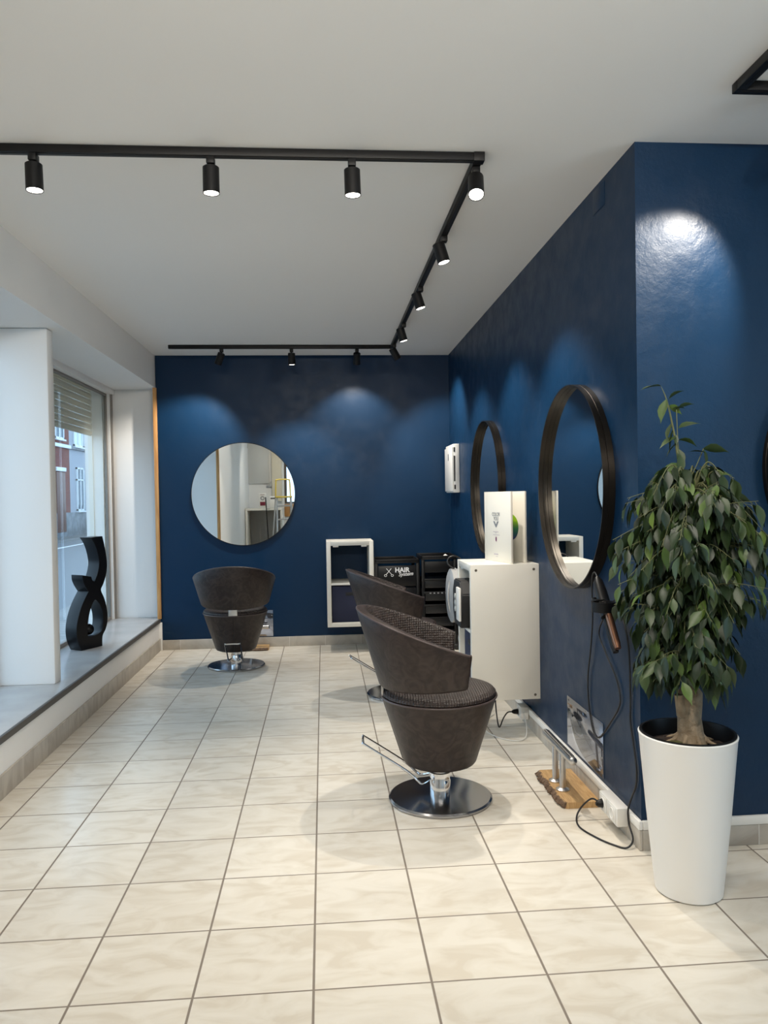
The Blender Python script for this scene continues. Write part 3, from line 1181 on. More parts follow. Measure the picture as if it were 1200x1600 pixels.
bm = BM(); box(bm, -w + .028, w - .028, -d + .002, -d + .012, .700, .800, .004)
obj('front_panel', bm, BLACK_PLASTIC, t)
GREYCLEAR = mat('grey_translucent_tray', (0.018, 0.018, 0.018), 0.3, spec=0.35)
for k, z in enumerate((.10, .215, .33, .445, .56)):
    bm = BM()
    box(bm, -w + .03, w - .03, -d + .006, d - .03, z, z + .075, .006)
    dr = obj('drawer', bm, GREYCLEAR, t)
    bm = BM(); box(bm, -w + .02, w - .02, -d - .004, -d + .0055, z + .062, z + .085, .004)
    obj('drawer_rail', bm, BLACK_PLASTIC, dr)
bm = BM()
for k in range(5):
    box(bm, -.09 + k * .035, -.075 + k * .035, -d - .0062, -d - .0045, .507 + .004, .507 + .014)
obj('drawer_marks', bm, mat('pale_marks', (.35, .35, .36), .5), t)
# white crumpled thing on the corner trolley
bm = BM()
lathe(bm, [(0, 0), (.04, 0), (.046, .006), (.03, .016), (.012, .022), (0, .022)], 20)
for v in bm.verts:
    v.co.x *= 1.15; v.co.y *= .7; v.co.z *= 1 + .4 * sin(v.co.x * 90)
tag(obj('white_cloth', bm, WHITE_PLASTIC, loc=(1.135, 4.74, .8275)), 'small white cloth lying on the corner trolley', 'cloth')


# ------------------------------------------------------------------ white box on the right wall
t = empty('wall_control_box', 'white control box high on the right wall beside the far corner', 'control box', (1.2563, 4.76, 1.412))
bm = BM(); box(bm, -.055, 0, -.205, .205, 0, .43, .006)
obj('housing', bm, WHITE_PLASTIC, t)
bm = BM(); box(bm, -.066, -.0555, -.203, .203, .012, .405, .004)
cv = obj('front_cover', bm, WHITE_PLASTIC, t)
bm = BM(); box(bm, -.0672, -.0662, -.02, .02, .29, .35, .0003)
obj('label_mark', bm, GREYINK, cv)
bm = BM()
box(bm, -.052, -.040, -.2062, -.2052, .10, .325)
box(bm, -.052, -.040, -.2062, -.2052, .36, .40)
box(bm, -.050, -.036, -.2062, -.2052, .03, .07)
obj('side_slots', bm, MATT_BLACK, t)


# ------------------------------------------------------------------ splash plates, foot rests
def splash_plate(label, loc, rz, w, h):
    t = empty('splash_plate', label, 'splash plate', loc, rz, None)
    bm = BM(); box(bm, -w / 2, w / 2, -.003, 0, 0, h, .0006)
    pl = obj('plate', bm, PLATE, t)
    for sx in (-1, 1):
        for z in (.09, h - .05):
            bm = BM()
            lathe(bm, [(0, 0), (.005, 0), (.005, .001), (0, .002)], 12, M=frame_M((sx * (w / 2 - .012), -.003, z), (1, 0, 0), (0, 0, 1)))
            obj('screw', bm, STEEL, t)
    return t


splash_plate('polished splash plate low on the right wall above the wooden foot rest', (1.2563, 1.36, .130), R(-90), .495, .245)
splash_plate('polished splash plate on the back wall behind the far salon chair', (-.685, 5.0793, .100), 0, .50, .245)
splash_plate('polished splash plate low on the right wall, past the white cabinet', (1.2563, 3.25, .130), R(-90), .495, .245)

OAK = wood_mat('oiled_oak', (0.40, 0.235, 0.095), (0.56, 0.36, 0.165), (3, 26, 3), 0.45)
BARK = mat('bark_edge', (0.10, 0.062, 0.04), 0.95, bump=(60, 1.0, 6), var=((0.17, 0.11, 0.07), 40, .35, .65))


def foot_rest(label, loc, rz):
    """local: long axis along X, wall side at +Y, live edge at -Y"""
    t = empty('foot_rest', label, 'foot rest', loc, rz, 'foot rests on live-edge boards')
    rnd = random.Random(3)
    L, Dp, T_ = .41, .172, .027
    bm = BM()
    n = 36
    edge = [-.078 + rnd.uniform(-.004, .004) + .004 * sin(i * .6) for i in range(n + 1)]
    rows = []
    for i in range(n + 1):
        x = -L / 2 + L * i / n
        e0 = edge[i]
        if i in (0, n):
            e0 += .012
        rows.append([bm.verts.new((x, e0 - .004, 0)), bm.verts.new((x, e0 + rnd.uniform(0, .004), T_)), bm.verts.new((x, Dp / 2, T_)), bm.verts.new((x, Dp / 2, 0))])
    for a, b in zip(rows[:-1], rows[1:]):
        for k in range(4):
            bm.faces.new((a[k], a[(k + 1) % 4], b[(k + 1) % 4], b[k]))
    bm.faces.new(rows[0]); bm.faces.new(rows[-1][::-1])
    bd = obj('board', bm, OAK, t, smooth=30)
    bm = BM()
    V = []
    for i in range(n * 2 + 1):
        x = -L / 2 + .004 + (L - .008) * i / (n * 2)
        j = min(i // 2, n)
        e0 = edge[j] + .001 + (.010 if i in (0, n * 2) else 0)
        V.append([bm.verts.new((x, e0 - .008 + rnd.uniform(-.003, .003), .001)), bm.verts.new((x, e0 - .016 + rnd.uniform(-.006, .004), .011 + rnd.uniform(-.003, .003))),
                  bm.verts.new((x, e0 - .006 + rnd.uniform(-.004, .003), T_ - .004)), bm.verts.new((x, e0 + .004, T_ + .0008)), bm.verts.new((x, e0 + .001, .001))])
    for a, b in zip(V[:-1], V[1:]):
        for k in range(5):
            bm.faces.new((a[k], a[(k + 1) % 5], b[(k + 1) % 5], b[k]))
    bm.faces.new(V[0]); bm.faces.new(V[-1][::-1])
    obj('bark_edge', bm, BARK, bd, smooth=0)
    for x in (-.055, .055):
        bm = BM()
        lathe(bm, [(0, 0), (.031, 0), (.031, .004), (.020, .010), (.0145, .012), (.0145, .168), (0, .168)], 28, c=(x, -.035, T_ + .0005))
        obj('post', bm, STEEL, t)
    bm = BM()
    pts = []
    for i in range(21):
        pts.append((-.215 + .43 * i / 20, -.035, T_ + .183))
    rr = [.019] * 21
    rr[0] = rr[-1] = .010
    rr[1] = rr[-2] = .0185
    pts[1] = (-.208, pts[1][1], pts[1][2]); pts[-2] = (.208, pts[-2][1], pts[-2][2])
    tube(bm, pts, rr, 24)
    # two grooves for the shoe soles
    bar = obj('foot_bar', bm, STEEL, t, smooth=45)
    bm = BM()
    for a in (60, 90, 120):
        cyl(bm, (-.19, -.035 + .0195 * cos(R(a)), T_ + .183 + .0195 * sin(R(a))), (.19, -.035 + .0195 * cos(R(a)), T_ + .183 + .0195 * sin(R(a))), .0018, seg=6)
    obj('rubber_strips', bm, BLACK_RUBBER, bar)
    return t


foot_rest('wooden live-edge foot rest with steel bar by the right wall, below the splash plate', (1.158, 1.335, 0), R(-90))
foot_rest('wooden foot rest with steel bar behind the far salon chair', (-.675, 4.975, 0), R(0))
foot_rest('wooden foot rest by the right wall past the white cabinet', (1.150, 3.20, 0), R(-90))


# ------------------------------------------------------------------ sockets and cables
def socket_box(label, loc, rz, n=2, plugs=()):
    """surface socket block; local: back at y=0, front at -y"""
    t = empty('socket_block', label, 'socket', loc, rz)
    w = .10 * n
    bm = BM(); box(bm, -w / 2, w / 2, -.046, 0, 0, .075, .005)
    h = obj('housing', bm, WHITE_PLASTIC, t)
    for k in range(n):
        cx_ = -w / 2 + .05 + .10 * k
        bm = BM()
        box(bm, cx_ - .036, cx_ + .036, -.0485, -.0463, .006, .069, .001)
        lathe(bm, [(.020, 0), (.024, 0), (.024, .003), (.020, .003)], 24, M=frame_M((cx_, -.0486, .0375), (1, 0, 0), (0, 0, 1)), close=True)
        obj('socket', bm, WHITE_PLASTIC, h)
    return t


socket_box('white double socket block on the trunking beside the plant', (1.2392, .905, .052), R(-90))
socket_box('white socket block on the trunking under the white cabinet', (1.2392, 2.34, .052), R(-90), 1)
# black styler in its wall holder, with cables
t = empty('styler_holder', 'black ring holder on the right wall under the near mirror', 'holder', (1.2563, .872, .925))
bm = BM()
box(bm, -.012, 0, -.035, .035, -.03, .04, .004)
box(bm, -.06, -.010, -.012, .012, -.012, .012, .004)
obj('wall_bracket', bm, BLACK_PLASTIC, t)
bm = BM()
lathe(bm, [(.040, -.02), (.047, -.02), (.047, .02), (.040, .02)], 36, c=(-.085, -.0, .0), close=True)
lathe(bm, [(.030, -.022), (.035, -.022), (.035, .018), (.030, .018)], 30, c=(-.070, .072, .006), close=True)
box(bm, -.09, -.05, .030, .050, -.015, .015, .003)
obj('rings', bm, BLACK_PLASTIC, t)
t = empty('hair_straightener', 'black and copper hair straightener hanging in the holder beside the plant', 'hair straightener', (1.19, .94, .90))
COPPER = mat('copper_plate', (0.24, 0.12, 0.075), 0.28, metal=0.85)
top = Vector((.006, .055, .112)); bot = Vector((0.005, -.165, -.158)); dd = (bot - top).normalized()
bm = BM()
tube(bm, [top + Vector((0, .01, .02)), top, top + dd * .05, top + dd * .15, top + dd * .17], [.008, .020, .025, .027, .027], 18)
obj('handle', bm, BLACK_PLASTIC, t)
side = Vector((0, -dd.z, dd.y)).normalized()
for s, m_ in ((1, BLACK_PLASTIC), (-1, COPPER)):
    bm = BM()
    o_ = side * (.0155 * s)
    tube(bm, [top + dd * .1702 + o_, top + dd * .30 + o_, top + dd * .322 + o_], [.0150, .0150, .012], 14)
    o = obj('heating_arm', bm, m_, t)
    o['label'] = 'black heating arm' if s == 1 else 'copper heating arm'


def cable(label, pts, r=.0034, m=BLACK_RUBBER, n=8):
    bm = BM()
    tube(bm, cr(pts, n), r, 8)
    return tag(obj('power_cable', bm, m), label, 'cable')


cable('black cable hanging in a long loop down the right wall from the straightener',
      [(1.196, 1.005, 1.032), (1.205, 1.06, 1.045), (1.22, 1.13, 1.02), (1.232, 1.17, .95), (1.240, 1.19, .82), (1.244, 1.23, .68), (1.247, 1.275, .56), (1.249, 1.285, .46), (1.249, 1.255, .36),
       (1.249, 1.20, .297), (1.249, 1.12, .32), (1.249, 1.0, .42), (1.249, .925, .49), (1.249, .90, .545), (1.249, .95, .62), (1.248, 1.06, .70), (1.247, 1.13, .77), (1.244, 1.05, .86), (1.240, .93, .94)])
cable('black cable running down the right wall to a floor loop and the socket block',
      [(1.235, .84, .90), (1.245, .80, .78), (1.249, .795, .58), (1.250, .80, .48), (1.250, .775, .40), (1.250, .745, .31), (1.250, .752, .24), (1.247, .79, .175),
       (1.236, .797, .125), (1.234, .785, .075), (1.233, .745, .028), (1.20, .728, .006), (1.16, .765, .004), (1.12, .83, .004), (1.085, .93, .004), (1.10, 1.02, .006), (1.135, 1.065, .03), (1.165, 1.02, .085), (1.178, .965, .092), (1.1895, .957, .0895)], .0038)
bm = BM()
tube(bm, [(1.162, .957, .0895), (1.172, .957, .0895), (1.186, .957, .0895), (1.1895, .957, .0895)], [.007, .015, .017, .017], 16)
tag(obj('power_plug', bm, BLACK_PLASTIC), 'black round plug in the double socket block beside the plant', 'plug')
bm = BM()
tube(bm, [(1.150, 2.34, .0895), (1.162, 2.34, .0895), (1.182, 2.34, .0895), (1.1895, 2.34, .0895)], [.006, .013, .016, .016], 16)
tag(obj('power_plug', bm, BLACK_PLASTIC), 'black plug in the socket block under the white cabinet', 'plug')
cable('black cable hanging under the white cabinet to its socket block', [(1.02, 2.20, .226), (1.022, 2.19, .15), (1.03, 2.18, .07), (1.045, 2.20, .045), (1.08, 2.26, .075), (1.12, 2.32, .092), (1.152, 2.34, .0895)], .004)
cable('white cable curling on the floor under the white cabinet', [(1.205, 2.285, .098), (1.20, 2.20, .06), (1.17, 2.10, .012), (1.11, 2.06, .005), (1.03, 2.12, .005), (.98, 2.25, .005), (1.0, 2.42, .006), (1.1, 2.6, .005)], .003, mat('white_cable', (.66, .65, .62), .4))


# ------------------------------------------------------------------ sculpture on the window sill
out = [(0, .2925), (-.033, .365), (-.040, .45), (-.022, .537), (.019, .628), (.079, .715), (.047, .761), (.028, .802), (.025, .838),
       (.103, .820), (.114, .792), (.137, .780), (.167, .84), (.184, .911), (.175, .985), (.148, 1.06), (.112, 1.111), (.218, 1.115), (.242, 1.02),
       (.257, .919), (.248, .832), (.215, .755), (.192, .712), (.225, .641), (.247, .557), (.250, .483), (.233, .419), (.198, .365), (.194, .2925)]
hole = [(.135, .648), (.096, .598), (.069, .523), (.058, .447), (.062, .385), (.127, .378), (.192, .402), (.213, .469), (.209, .543), (.177, .614)]
SHARP = {(0, .2925), (.025, .838), (.103, .820), (.112, 1.111), (.218, 1.115), (.194, .2925), (.079, .715), (.137, .780)}


def smooth_poly(pts, sharp=()):
    N = len(pts)
    res = []
    for i in range(N):
        p1, p2 = pts[i], pts[(i + 1) % N]
        p0 = p1 if p1 in sharp else pts[i - 1]
        p3 = p2 if p2 in sharp else pts[(i + 2) % N]
        for k in range(4):
            tt = k / 4
            q = [0.5 * ((2 * p1[a]) + (-p0[a] + p2[a]) * tt + (2 * p0[a] - 5 * p1[a] + 4 * p2[a] - p3[a]) * tt ** 2 + (-p0[a] + 3 * p1[a] - 3 * p2[a] + p3[a]) * tt ** 3) for a in (0, 1)]
            res.append(q)
    return res


cu = bpy.data.curves.new('sculpture', 'CURVE')
cu.dimensions = '2D'
cu.fill_mode = 'BOTH'
cu.extrude = .055
cu.bevel_depth = .003
cu.bevel_resolution = 2
for P in (smooth_poly(out, SHARP), smooth_poly(hole)):
    s = cu.splines.new('POLY')
    s.points.add(len(P) - 1)
    for q, p in zip(s.points, P):
        q.co = (p[0] - .1, p[1] - .2892 - .003 + .0035, 0, 1)
    s.use_cyclic_u = True
tmp = bpy.data.objects.new('sculpture', cu)
COL.objects.link(tmp)
dg = bpy.context.evaluated_depsgraph_get()
me = bpy.data.meshes.new_from_object(tmp.evaluated_get(dg))
bpy.data.objects.remove(tmp)
bm = BM()
bm.from_mesh(me)
bpy.data.meshes.remove(me)
dS = Vector((.51374, .85795, 0)); nS = Vector((.85795, -.51374, 0))
base = Vector((-1.73, 3.619, 0)) + dS * .1 - nS * .058
t = empty('sculpture', 'black twisted abstract sculpture standing on the grey window sill', 'sculpture', (base.x, base.y, .2928))
Ms = frame_M((0, 0, 0), dS, (0, 0, 1))
for v in bm.verts:
    v.co = Ms @ v.co
obj('twisted_body', bm, SCULPT, t, smooth=40)
bm = BM()
bmesh.ops.create_uvsphere(bm, u_segments=28, v_segments=18, radius=.042)
for v in bm.verts:
    v.co = v.co + Ms @ Vector((.115 - .1, .425 - .2892, 0))
obj('ball', bm, SCULPT, t)


# ------------------------------------------------------------------ ficus in a tall white pot
PX, PY = 1.294, .412
plant = empty('potted_ficus', 'weeping fig with thick trunk in a tall white tapered pot by the wall corner', 'potted plant', (PX, PY, 0))
bm = BM()
lathe(bm, [(0, .001), (.106, .001), (.112, .006), (.138, .27), (.1605, .535), (.1635, .548), (.160, .552), (.156, .550), (.153, .53), (.148, .47), (0, .47)], 72)
pot = obj('pot', bm, POT_WHITE, plant)
bm = BM()
lathe(bm, [(.1585, .5525), (.1585, .5555), (.150, .5555), (.146, .535), (.140, .475), (.1445, .475), (.1515, .53), (.1535, .5525)], 64, close=True)
obj('liner', bm, BLACK_PLASTIC, pot)
SOIL = mat('potting_soil', (0.014, 0.008, 0.006), 0.95, bump=(55, 1.0, 6), var=((0.045, 0.024, 0.015), 50, .45, .7))
bm = BM()
rs = random.Random(5)
prof = [(0, .522), (.03, .522), (.06, .518), (.09, .512), (.12, .506), (.139, .502)]
rings = []
lathe(bm, prof + [(.139, .4765), (0, .4765)], 48)
for v in bm.verts:
    if v.co.z > .49:
        v.co.z += rs.uniform(-.004, .004)
obj('soil', bm, SOIL, plant, smooth=60)
TRUNK = mat('ficus_bark', (0.23, 0.165, 0.10), 0.85, bump=(45, 0.9, 8), var=((0.34, 0.26, 0.17), 30, .35, .65))
bm = BM()
tp = [(.012, .0, .500), (.012, 0, .525), (.012, 0, .55), (.008, 0, .60), (.010, 0, .65), (.012, 0, .69), (.012, 0, .715)]
tube(bm, tp, [.062, .052, .044, .040, .042, .040, .022], 28)
tube(bm, [(-.012, -.006, .615), (-.024, -.008, .65), (-.030, -.008, .685)], [.026, .021, .016], 16)
for a in range(7):
    an = a * .9 + .3
    tube(bm, cr([(.012 + .035 * cos(an), .035 * sin(an), .545), (.012 + .055 * cos(an), .055 * sin(an), .526), (.012 + .095 * cos(an), .09 * sin(an), .512)], 4),
         [.012, .011, .010, .009, .008, .007, .006, .005, .003], 8)
for v in bm.verts:
    k = 1 + .03 * sin(v.co.z * 260)
    v.co.x *= k
obj('trunk', bm, TRUNK, plant, smooth=50)

# crown
rl = random.Random(21)


def env(z):
    pts = [(.66, .15), (.74, .21), (.85, .25), (1.0, .275), (1.15, .28), (1.30, .26), (1.38, .21), (1.46, .15), (1.60, .11), (1.76, .05)]
    for (a, ra), (b, rb) in zip(pts[:-1], pts[1:]):
        if a <= z <= b:
            return ra + (rb - ra) * (z - a) / (b - a)
    return .05 if z > 1 else .12


def clampw(p):
    # world wall limit (world y < .70 when x beyond the corner), in plant-local coordinates
    wx, wy = p.x + PX, p.y + PY
    if wx > XR - .03 and wy > YC - .025:
        p.y = YC - .025 - PY
    return p


twigs = BM()
leafV, leafF, leafC = [], [], []


def leaf(p, dirv, L, Wd, droop, shade, twist):
    """ovate leaf with drip tip, folded on its midrib; p = base, dirv = direction of the blade"""
    d = dirv.normalized()
    side_ = d.cross(Vector((0, 0, 1)))
    if side_.length < .05:
        side_ = Vector((cos(twist * 7), sin(twist * 7), 0))
    side_.normalize()
    nrm = side_.cross(d)
    q = Matrix.Rotation(twist, 3, d)
    side_ = q @ side_
    nrm = q @ nrm
    ks = [0, .10, .28, .48, .68, .84, 1.0]
    ws = [.02, .42, .92, 1.0, .66, .22, .0]
    base_i = len(leafV)
    cur = p.copy()
    pd = 0
    dcur = d.copy()
    for k, wv in zip(ks, ws):
        step = (k - pd) * L
        pd = k
        dcur = (dcur + Vector((0, 0, -droop * (k > 0) * .35))).normalized()
        cur = cur + dcur * step
        hw = wv * Wd / 2
        nn = side_.cross(dcur)
        for s in (-1, 0, 1):
            v = cur + side_ * (hw * s) + nn * (hw * .32 * abs(s))
            leafV.append(clampw(v.copy()))
    for i in range(len(ks) - 1):
        for s in (0, 1):
            a = base_i + i * 3 + s
            leafF.append((a, a + 1, a + 4, a + 3))
            leafC.append(shade)


def branch(z0, az, zend, rend, n_leaves, r0=.0045, x_off=0.0, start_r=.02, rise=.06):
    st = Vector((.012 + start_r * cos(az), start_r * sin(az), z0))
    en = Vector((.012 + x_off + rend * cos(az), rend * sin(az), zend))
    mid = st.lerp(en, .55) + Vector((0, 0, rise))
    pts = [clampw(q) for q in cr([st, st.lerp(mid, .5) + Vector((0, 0, rise * .45)), mid, en], 6)]
    N = len(pts)
    tube(twigs, pts, [max(.0009, r0 * (1 - i / N)) for i in range(N)], 5)
    for j in range(n_leaves):
        f = .28 + .72 * (j + rl.random() * .6) / n_leaves
        i = min(N - 2, int(f * (N - 1)))
        p = pts[i].copy()
        t_ = (pts[i + 1] - pts[i]).normalized()
        s = t_.cross(Vector((0, 0, 1)))
        s = s.normalized() if s.length > .01 else Vector((1, 0, 0))
        sg = 1 if j % 2 else -1
        dv = t_ * rl.uniform(.25, .8) + s * sg * rl.uniform(.2, .8) + Vector((0, 0, rl.uniform(-1.15, -.35)))
        pet = p + dv.normalized() * .012
        tube(twigs, [p, pet], .0008, 4)
        L = rl.uniform(.055, .088)
        leaf(pet, dv, L, L * rl.uniform(.36, .46), rl.uniform(.2, 1.1), rl.random() ** 1.25, rl.uniform(-1.0, 1.0))


nb = 185
for k in range(nb):
    f = (k + .5) / nb
    zend = .71 + (1.43 - .71) * f ** .92
    az = k * 2.39996 + rl.uniform(-.3, .3)
    rr = env(zend) * rl.uniform(.55, 1.02)
    # crown hangs lower on the left side, shorter low on the right
    if zend < .95 and cos(az) > .3:
        rr *= .72
        zend += .05
    z0 = max(.70, min(1.38, zend - rl.uniform(-.10, .12)))
    branch(z0, az, zend, rr, rl.randint(11, 14), rise=rl.uniform(.02, .09))
for k in range(46):    # inner fill
    z = rl.uniform(.76, 1.36)
    branch(z, rl.uniform(0, 6.28), z - rl.uniform(0, .08), env(z) * rl.uniform(.3, .6), 8, .003)
# main stems and the sparse leader on top
for a, zt, rr_ in ((0.3, 1.30, .06), (2.2, 1.25, .07), (3.9, 1.32, .05), (5.2, 1.2, .06)):
    tube(twigs, cr([(.012, 0, .70), (.012 + rr_ * .4 * cos(a), rr_ * .4 * sin(a), .95), (.012 + rr_ * cos(a), rr_ * sin(a), zt)], 6), [.012 - .0008 * i for i in range(13)], 7)
lead = cr([(.012, 0, .71), (.010, .004, 1.0), (.0, .0, 1.25), (-.015, -.004, 1.42), (-.035, -.004, 1.56), (-.062, -.004, 1.69), (-.085, -.006, 1.745)], 8)
tube(twigs, lead, [.011 * (1 - .94 * i / (len(lead) - 1)) for i in range(len(lead))], 7)
tube(twigs, cr([(-.018, -.004, 1.44), (-.026, -.004, 1.56), (-.030, -.004, 1.665)], 6), .0016, 5)
tube(twigs, cr([(-.01, 0, 1.38), (.03, -.01, 1.46), (.062, -.01, 1.53)], 6), .0016, 5)
tube(twigs, cr([(-.01, 0, 1.30), (.05, -.01, 1.38), (.068, -.01, 1.44)], 6), .0016, 5)
tube(twigs, cr([(.0, 0, 1.28), (.07, -.02, 1.33), (.13, -.02, 1.36)], 6), .0016, 5)
for (x, z, dx, dz, L) in ((-.085, 1.745, -1, .05, .075), (-.070, 1.70, -.5, -1, .08), (-.060, 1.70, .35, .5, .05), (-.055, 1.68, .3, -.1, .05), (-.050, 1.67, .6, .1, .045),
                          (-.030, 1.665, .7, .45, .062), (-.028, 1.60, .8, .5, .066), (-.045, 1.62, -.55, -1, .062), (-.042, 1.60, -.2, -1, .078), (-.036, 1.58, -.05, -1, .035),
                          (-.035, 1.57, -1, -.25, .062), (-.026, 1.56, .9, .25, .066), (-.030, 1.55, -.9, -.5, .055), (-.024, 1.53, .2, -1, .06), (-.020, 1.51, -.2, -1, .065),
                          (.062, 1.53, 1, .12, .075), (.062, 1.53, .15, -1, .062), (.01, 1.52, .7, .1, .05), (-.022, 1.48, -1, -.35, .075), (-.015, 1.47, -.1, -1, .065), (.0, 1.44, .4, -1, .06),
                          (.068, 1.44, .9, .4, .075), (.068, 1.44, -.3, .7, .04), (.066, 1.43, .2, -1, .06), (.05, 1.41, 1, .3, .06), (.13, 1.36, 1, .25, .095), (.12, 1.36, .6, -.6, .07),
                          (.09, 1.35, .6, .6, .06), (-.012, 1.43, -.8, -.7, .07), (-.01, 1.40, .3, -1, .075), (-.01, 1.41, -.4, -1, .07), (.02, 1.40, .7, -.9, .06), (-.03, 1.42, -.9, -.3, .06)):
    leaf(Vector((x, -.01 + rl.uniform(-.01, .01), z)), Vector((dx, rl.uniform(-.35, .1), dz)), L * 1.18, L * .50, rl.uniform(.15, .5), .55 + .45 * rl.random(), rl.uniform(-.9, .9))
for k in range(26):
    z = rl.uniform(1.34, 1.46)
    a = rl.uniform(0, 6.28)
    r_ = rl.uniform(.02, .09)
    leaf(Vector((-.005 + r_ * cos(a), r_ * sin(a) * .8, z)), Vector((cos(a), sin(a), -1.1)), rl.uniform(.06, .085), .034, .4, rl.random(), rl.uniform(-.8, .8))
WOODY = mat('ficus_twig', (0.13, 0.14, 0.06), 0.7)
obj('branches', twigs, WOODY, plant, smooth=60)
LEAF = mat('ficus_leaf', (0.03, 0.07, 0.02), 0.42, spec=0.42)
g = NT(LEAF)
at_ = g.n('ShaderNodeAttribute', attribute_name='leaf_tone')
r = g.n('ShaderNodeValToRGB')
e = r.color_ramp.elements
e[0].position = 0.0; e[0].color = (0.012, 0.024, 0.010, 1)
e[1].position = 1.0; e[1].color = (0.115, 0.185, 0.035, 1)
for pos, c_ in ((.45, (0.020, 0.038, 0.013, 1)), (.8, (0.040, 0.068, 0.020, 1)), (.93, (0.075, 0.13, 0.03, 1))):
    k = e.new(pos); k.color = c_
g.l(at_.outputs['Fac'], r.inputs['Fac'])
g.l(r.outputs['Color'], g.b.inputs['Base Color'])
g.b.inputs['Subsurface Weight'].default_value = 0.0
me = bpy.data.meshes.new('foliage')
me.from_pydata([tuple(v) for v in leafV], [], leafF)
att = me.attributes.new('leaf_tone', 'FLOAT', 'FACE')
att.data.foreach_set('value', leafC)
for p in me.polygons:
    p.use_smooth = True
me.materials.append(LEAF)
fo = bpy.data.objects.new('foliage', me)
COL.objects.link(fo)
fo.parent = plant
bm = BM()
vs = [bm.verts.new(p) for p in ((-.095, -.045, .528), (-.075, -.055, .533), (-.045, -.05, .531), (-.03, -.04, .527), (-.05, -.032, .534), (-.078, -.034, .536))]
bm.faces.new(vs)
bmesh.ops.solidify(bm, geom=bm.faces[:], thickness=.001)
obj('fallen_leaf', bm, mat('fallen_leaf', (.19, .18, .07), .6), plant)


# ------------------------------------------------------------------ what the round mirror shows behind the photographer
# white reception desk
t = empty('reception_desk', 'white reception desk reflected in the round mirror', 'desk', (-1.12, -2.95, 0))
bm = BM(); box(bm, -.33, .38, -.45, .25, 1.165, 1.205, .004)
obj('desk_top', bm, WHITE_LAM, t)
bm = BM(); box(bm, -.33, -.29, -.45, .25, 0, 1.164, .003)
obj('side_panel', bm, WHITE_LAM, t)
bm = BM(); box(bm, .34, .38, -.45, .25, 0, 1.164, .003)
obj('side_panel', bm, WHITE_LAM, t)
bm = BM(); box(bm, -.289, .339, -.40, -.38, 0, 1.164, .002)
for x in (-.17, -.11, -.05):
    box(bm, x, x + .035, -.38, -.36, .0, .98, .004)
obj('modesty_panel', bm, mat('grey_desk_panel', (.42, .42, .42), .5), t)
# terminal, box, pen pot on the desk
t = empty('payment_terminal', 'white payment terminal with a dark red screen on the reception desk', 'terminal', (-1.12, -2.82, 1.2052))
Mt = Matrix.Rotation(R(-16), 4, 'X')
bm = BM(); box(bm, -.075, .075, -.03, .0, 0.012, .30, .01, M=Mt)
obj('housing', bm, WHITE_PLASTIC, t)
bm = BM(); box(bm, -.05, .05, .0003, .003, .055, .13, .003, M=Mt); box(bm, -.04, .04, .0003, .002, .27, .278, M=Mt)
obj('screen', bm, mat('dark_red_screen', (.20, .015, .04), .35), t)
bm = BM()
lathe(bm, [(.022, 0), (.042, 0), (.042, .003), (.022, .003)], 28, M=Mt @ frame_M((0, .0005, .205), (-1, 0, 0), (0, 0, 1)), close=True)
obj('dial', bm, mat('grey_dial', (.30, .30, .31), .4), t)
bm = BM(); box(bm, -.07, .07, -.04, .04, 0, .235, .008)
t2 = empty('white_dispenser', 'white box with a dark slot beside the terminal on the reception desk', 'dispenser', (-.92, -2.86, 1.2052))
obj('housing', bm, WHITE_PLASTIC, t2)
bm = BM(); box(bm, -.05, .05, .0402, .042, .175, .205, .001)
obj('slot', bm, mat('dark_grey_slot', (.10, .10, .10), .5), t2)
# wall rack of small wire hooks
bm = BM()
for k in range(3):
    tube(bm, cr([(-.06 + .06 * k, 0, 0), (-.06 + .06 * k, .02, -.02), (-.06 + .06 * k, .03, .06), (-.045 + .06 * k, .03, .10), (-.03 + .06 * k, .03, .06), (-.03 + .06 * k, .02, -.02)], 5), .004, 6)
box(bm, -.09, .09, -.004, .004, -.03, .02, .002)
tag(obj('wire_rack', bm, STEEL, loc=(-1.02, YR + .006, 1.64)), 'small wire rack on the rear wall, in the round mirror', 'rack')
bm = BM(); box(bm, -1.56, -1.04, YR + .002, YR + .05, 1.70, 2.64, .004)
tag(obj('wall_panel', bm, mat('pale_grey_panel', (.52, .52, .50), .5)), 'pale grey panel on the rear wall, in the round mirror', 'panel')
bm = BM(); cyl(bm, (-1.05, -2.62, 1.42), (-.98, -2.55, .035), .011, seg=10); lathe(bm, [(0, .001), (.11, .001), (.11, .02), (.02, .03), (0, .03)], 28, c=(-.98, -2.55, 0))
tag(obj('floor_stand', bm, BLACK_METAL), 'thin black floor stand in front of the reception desk', 'stand')
bm = BM(); box(bm, -.98, -.78, YR + .002, YR + .10, 1.34, ZC - .002, .004)
struct(obj('trim_8', bm, mat('cream_casing', (.66, .60, .47), .6)))
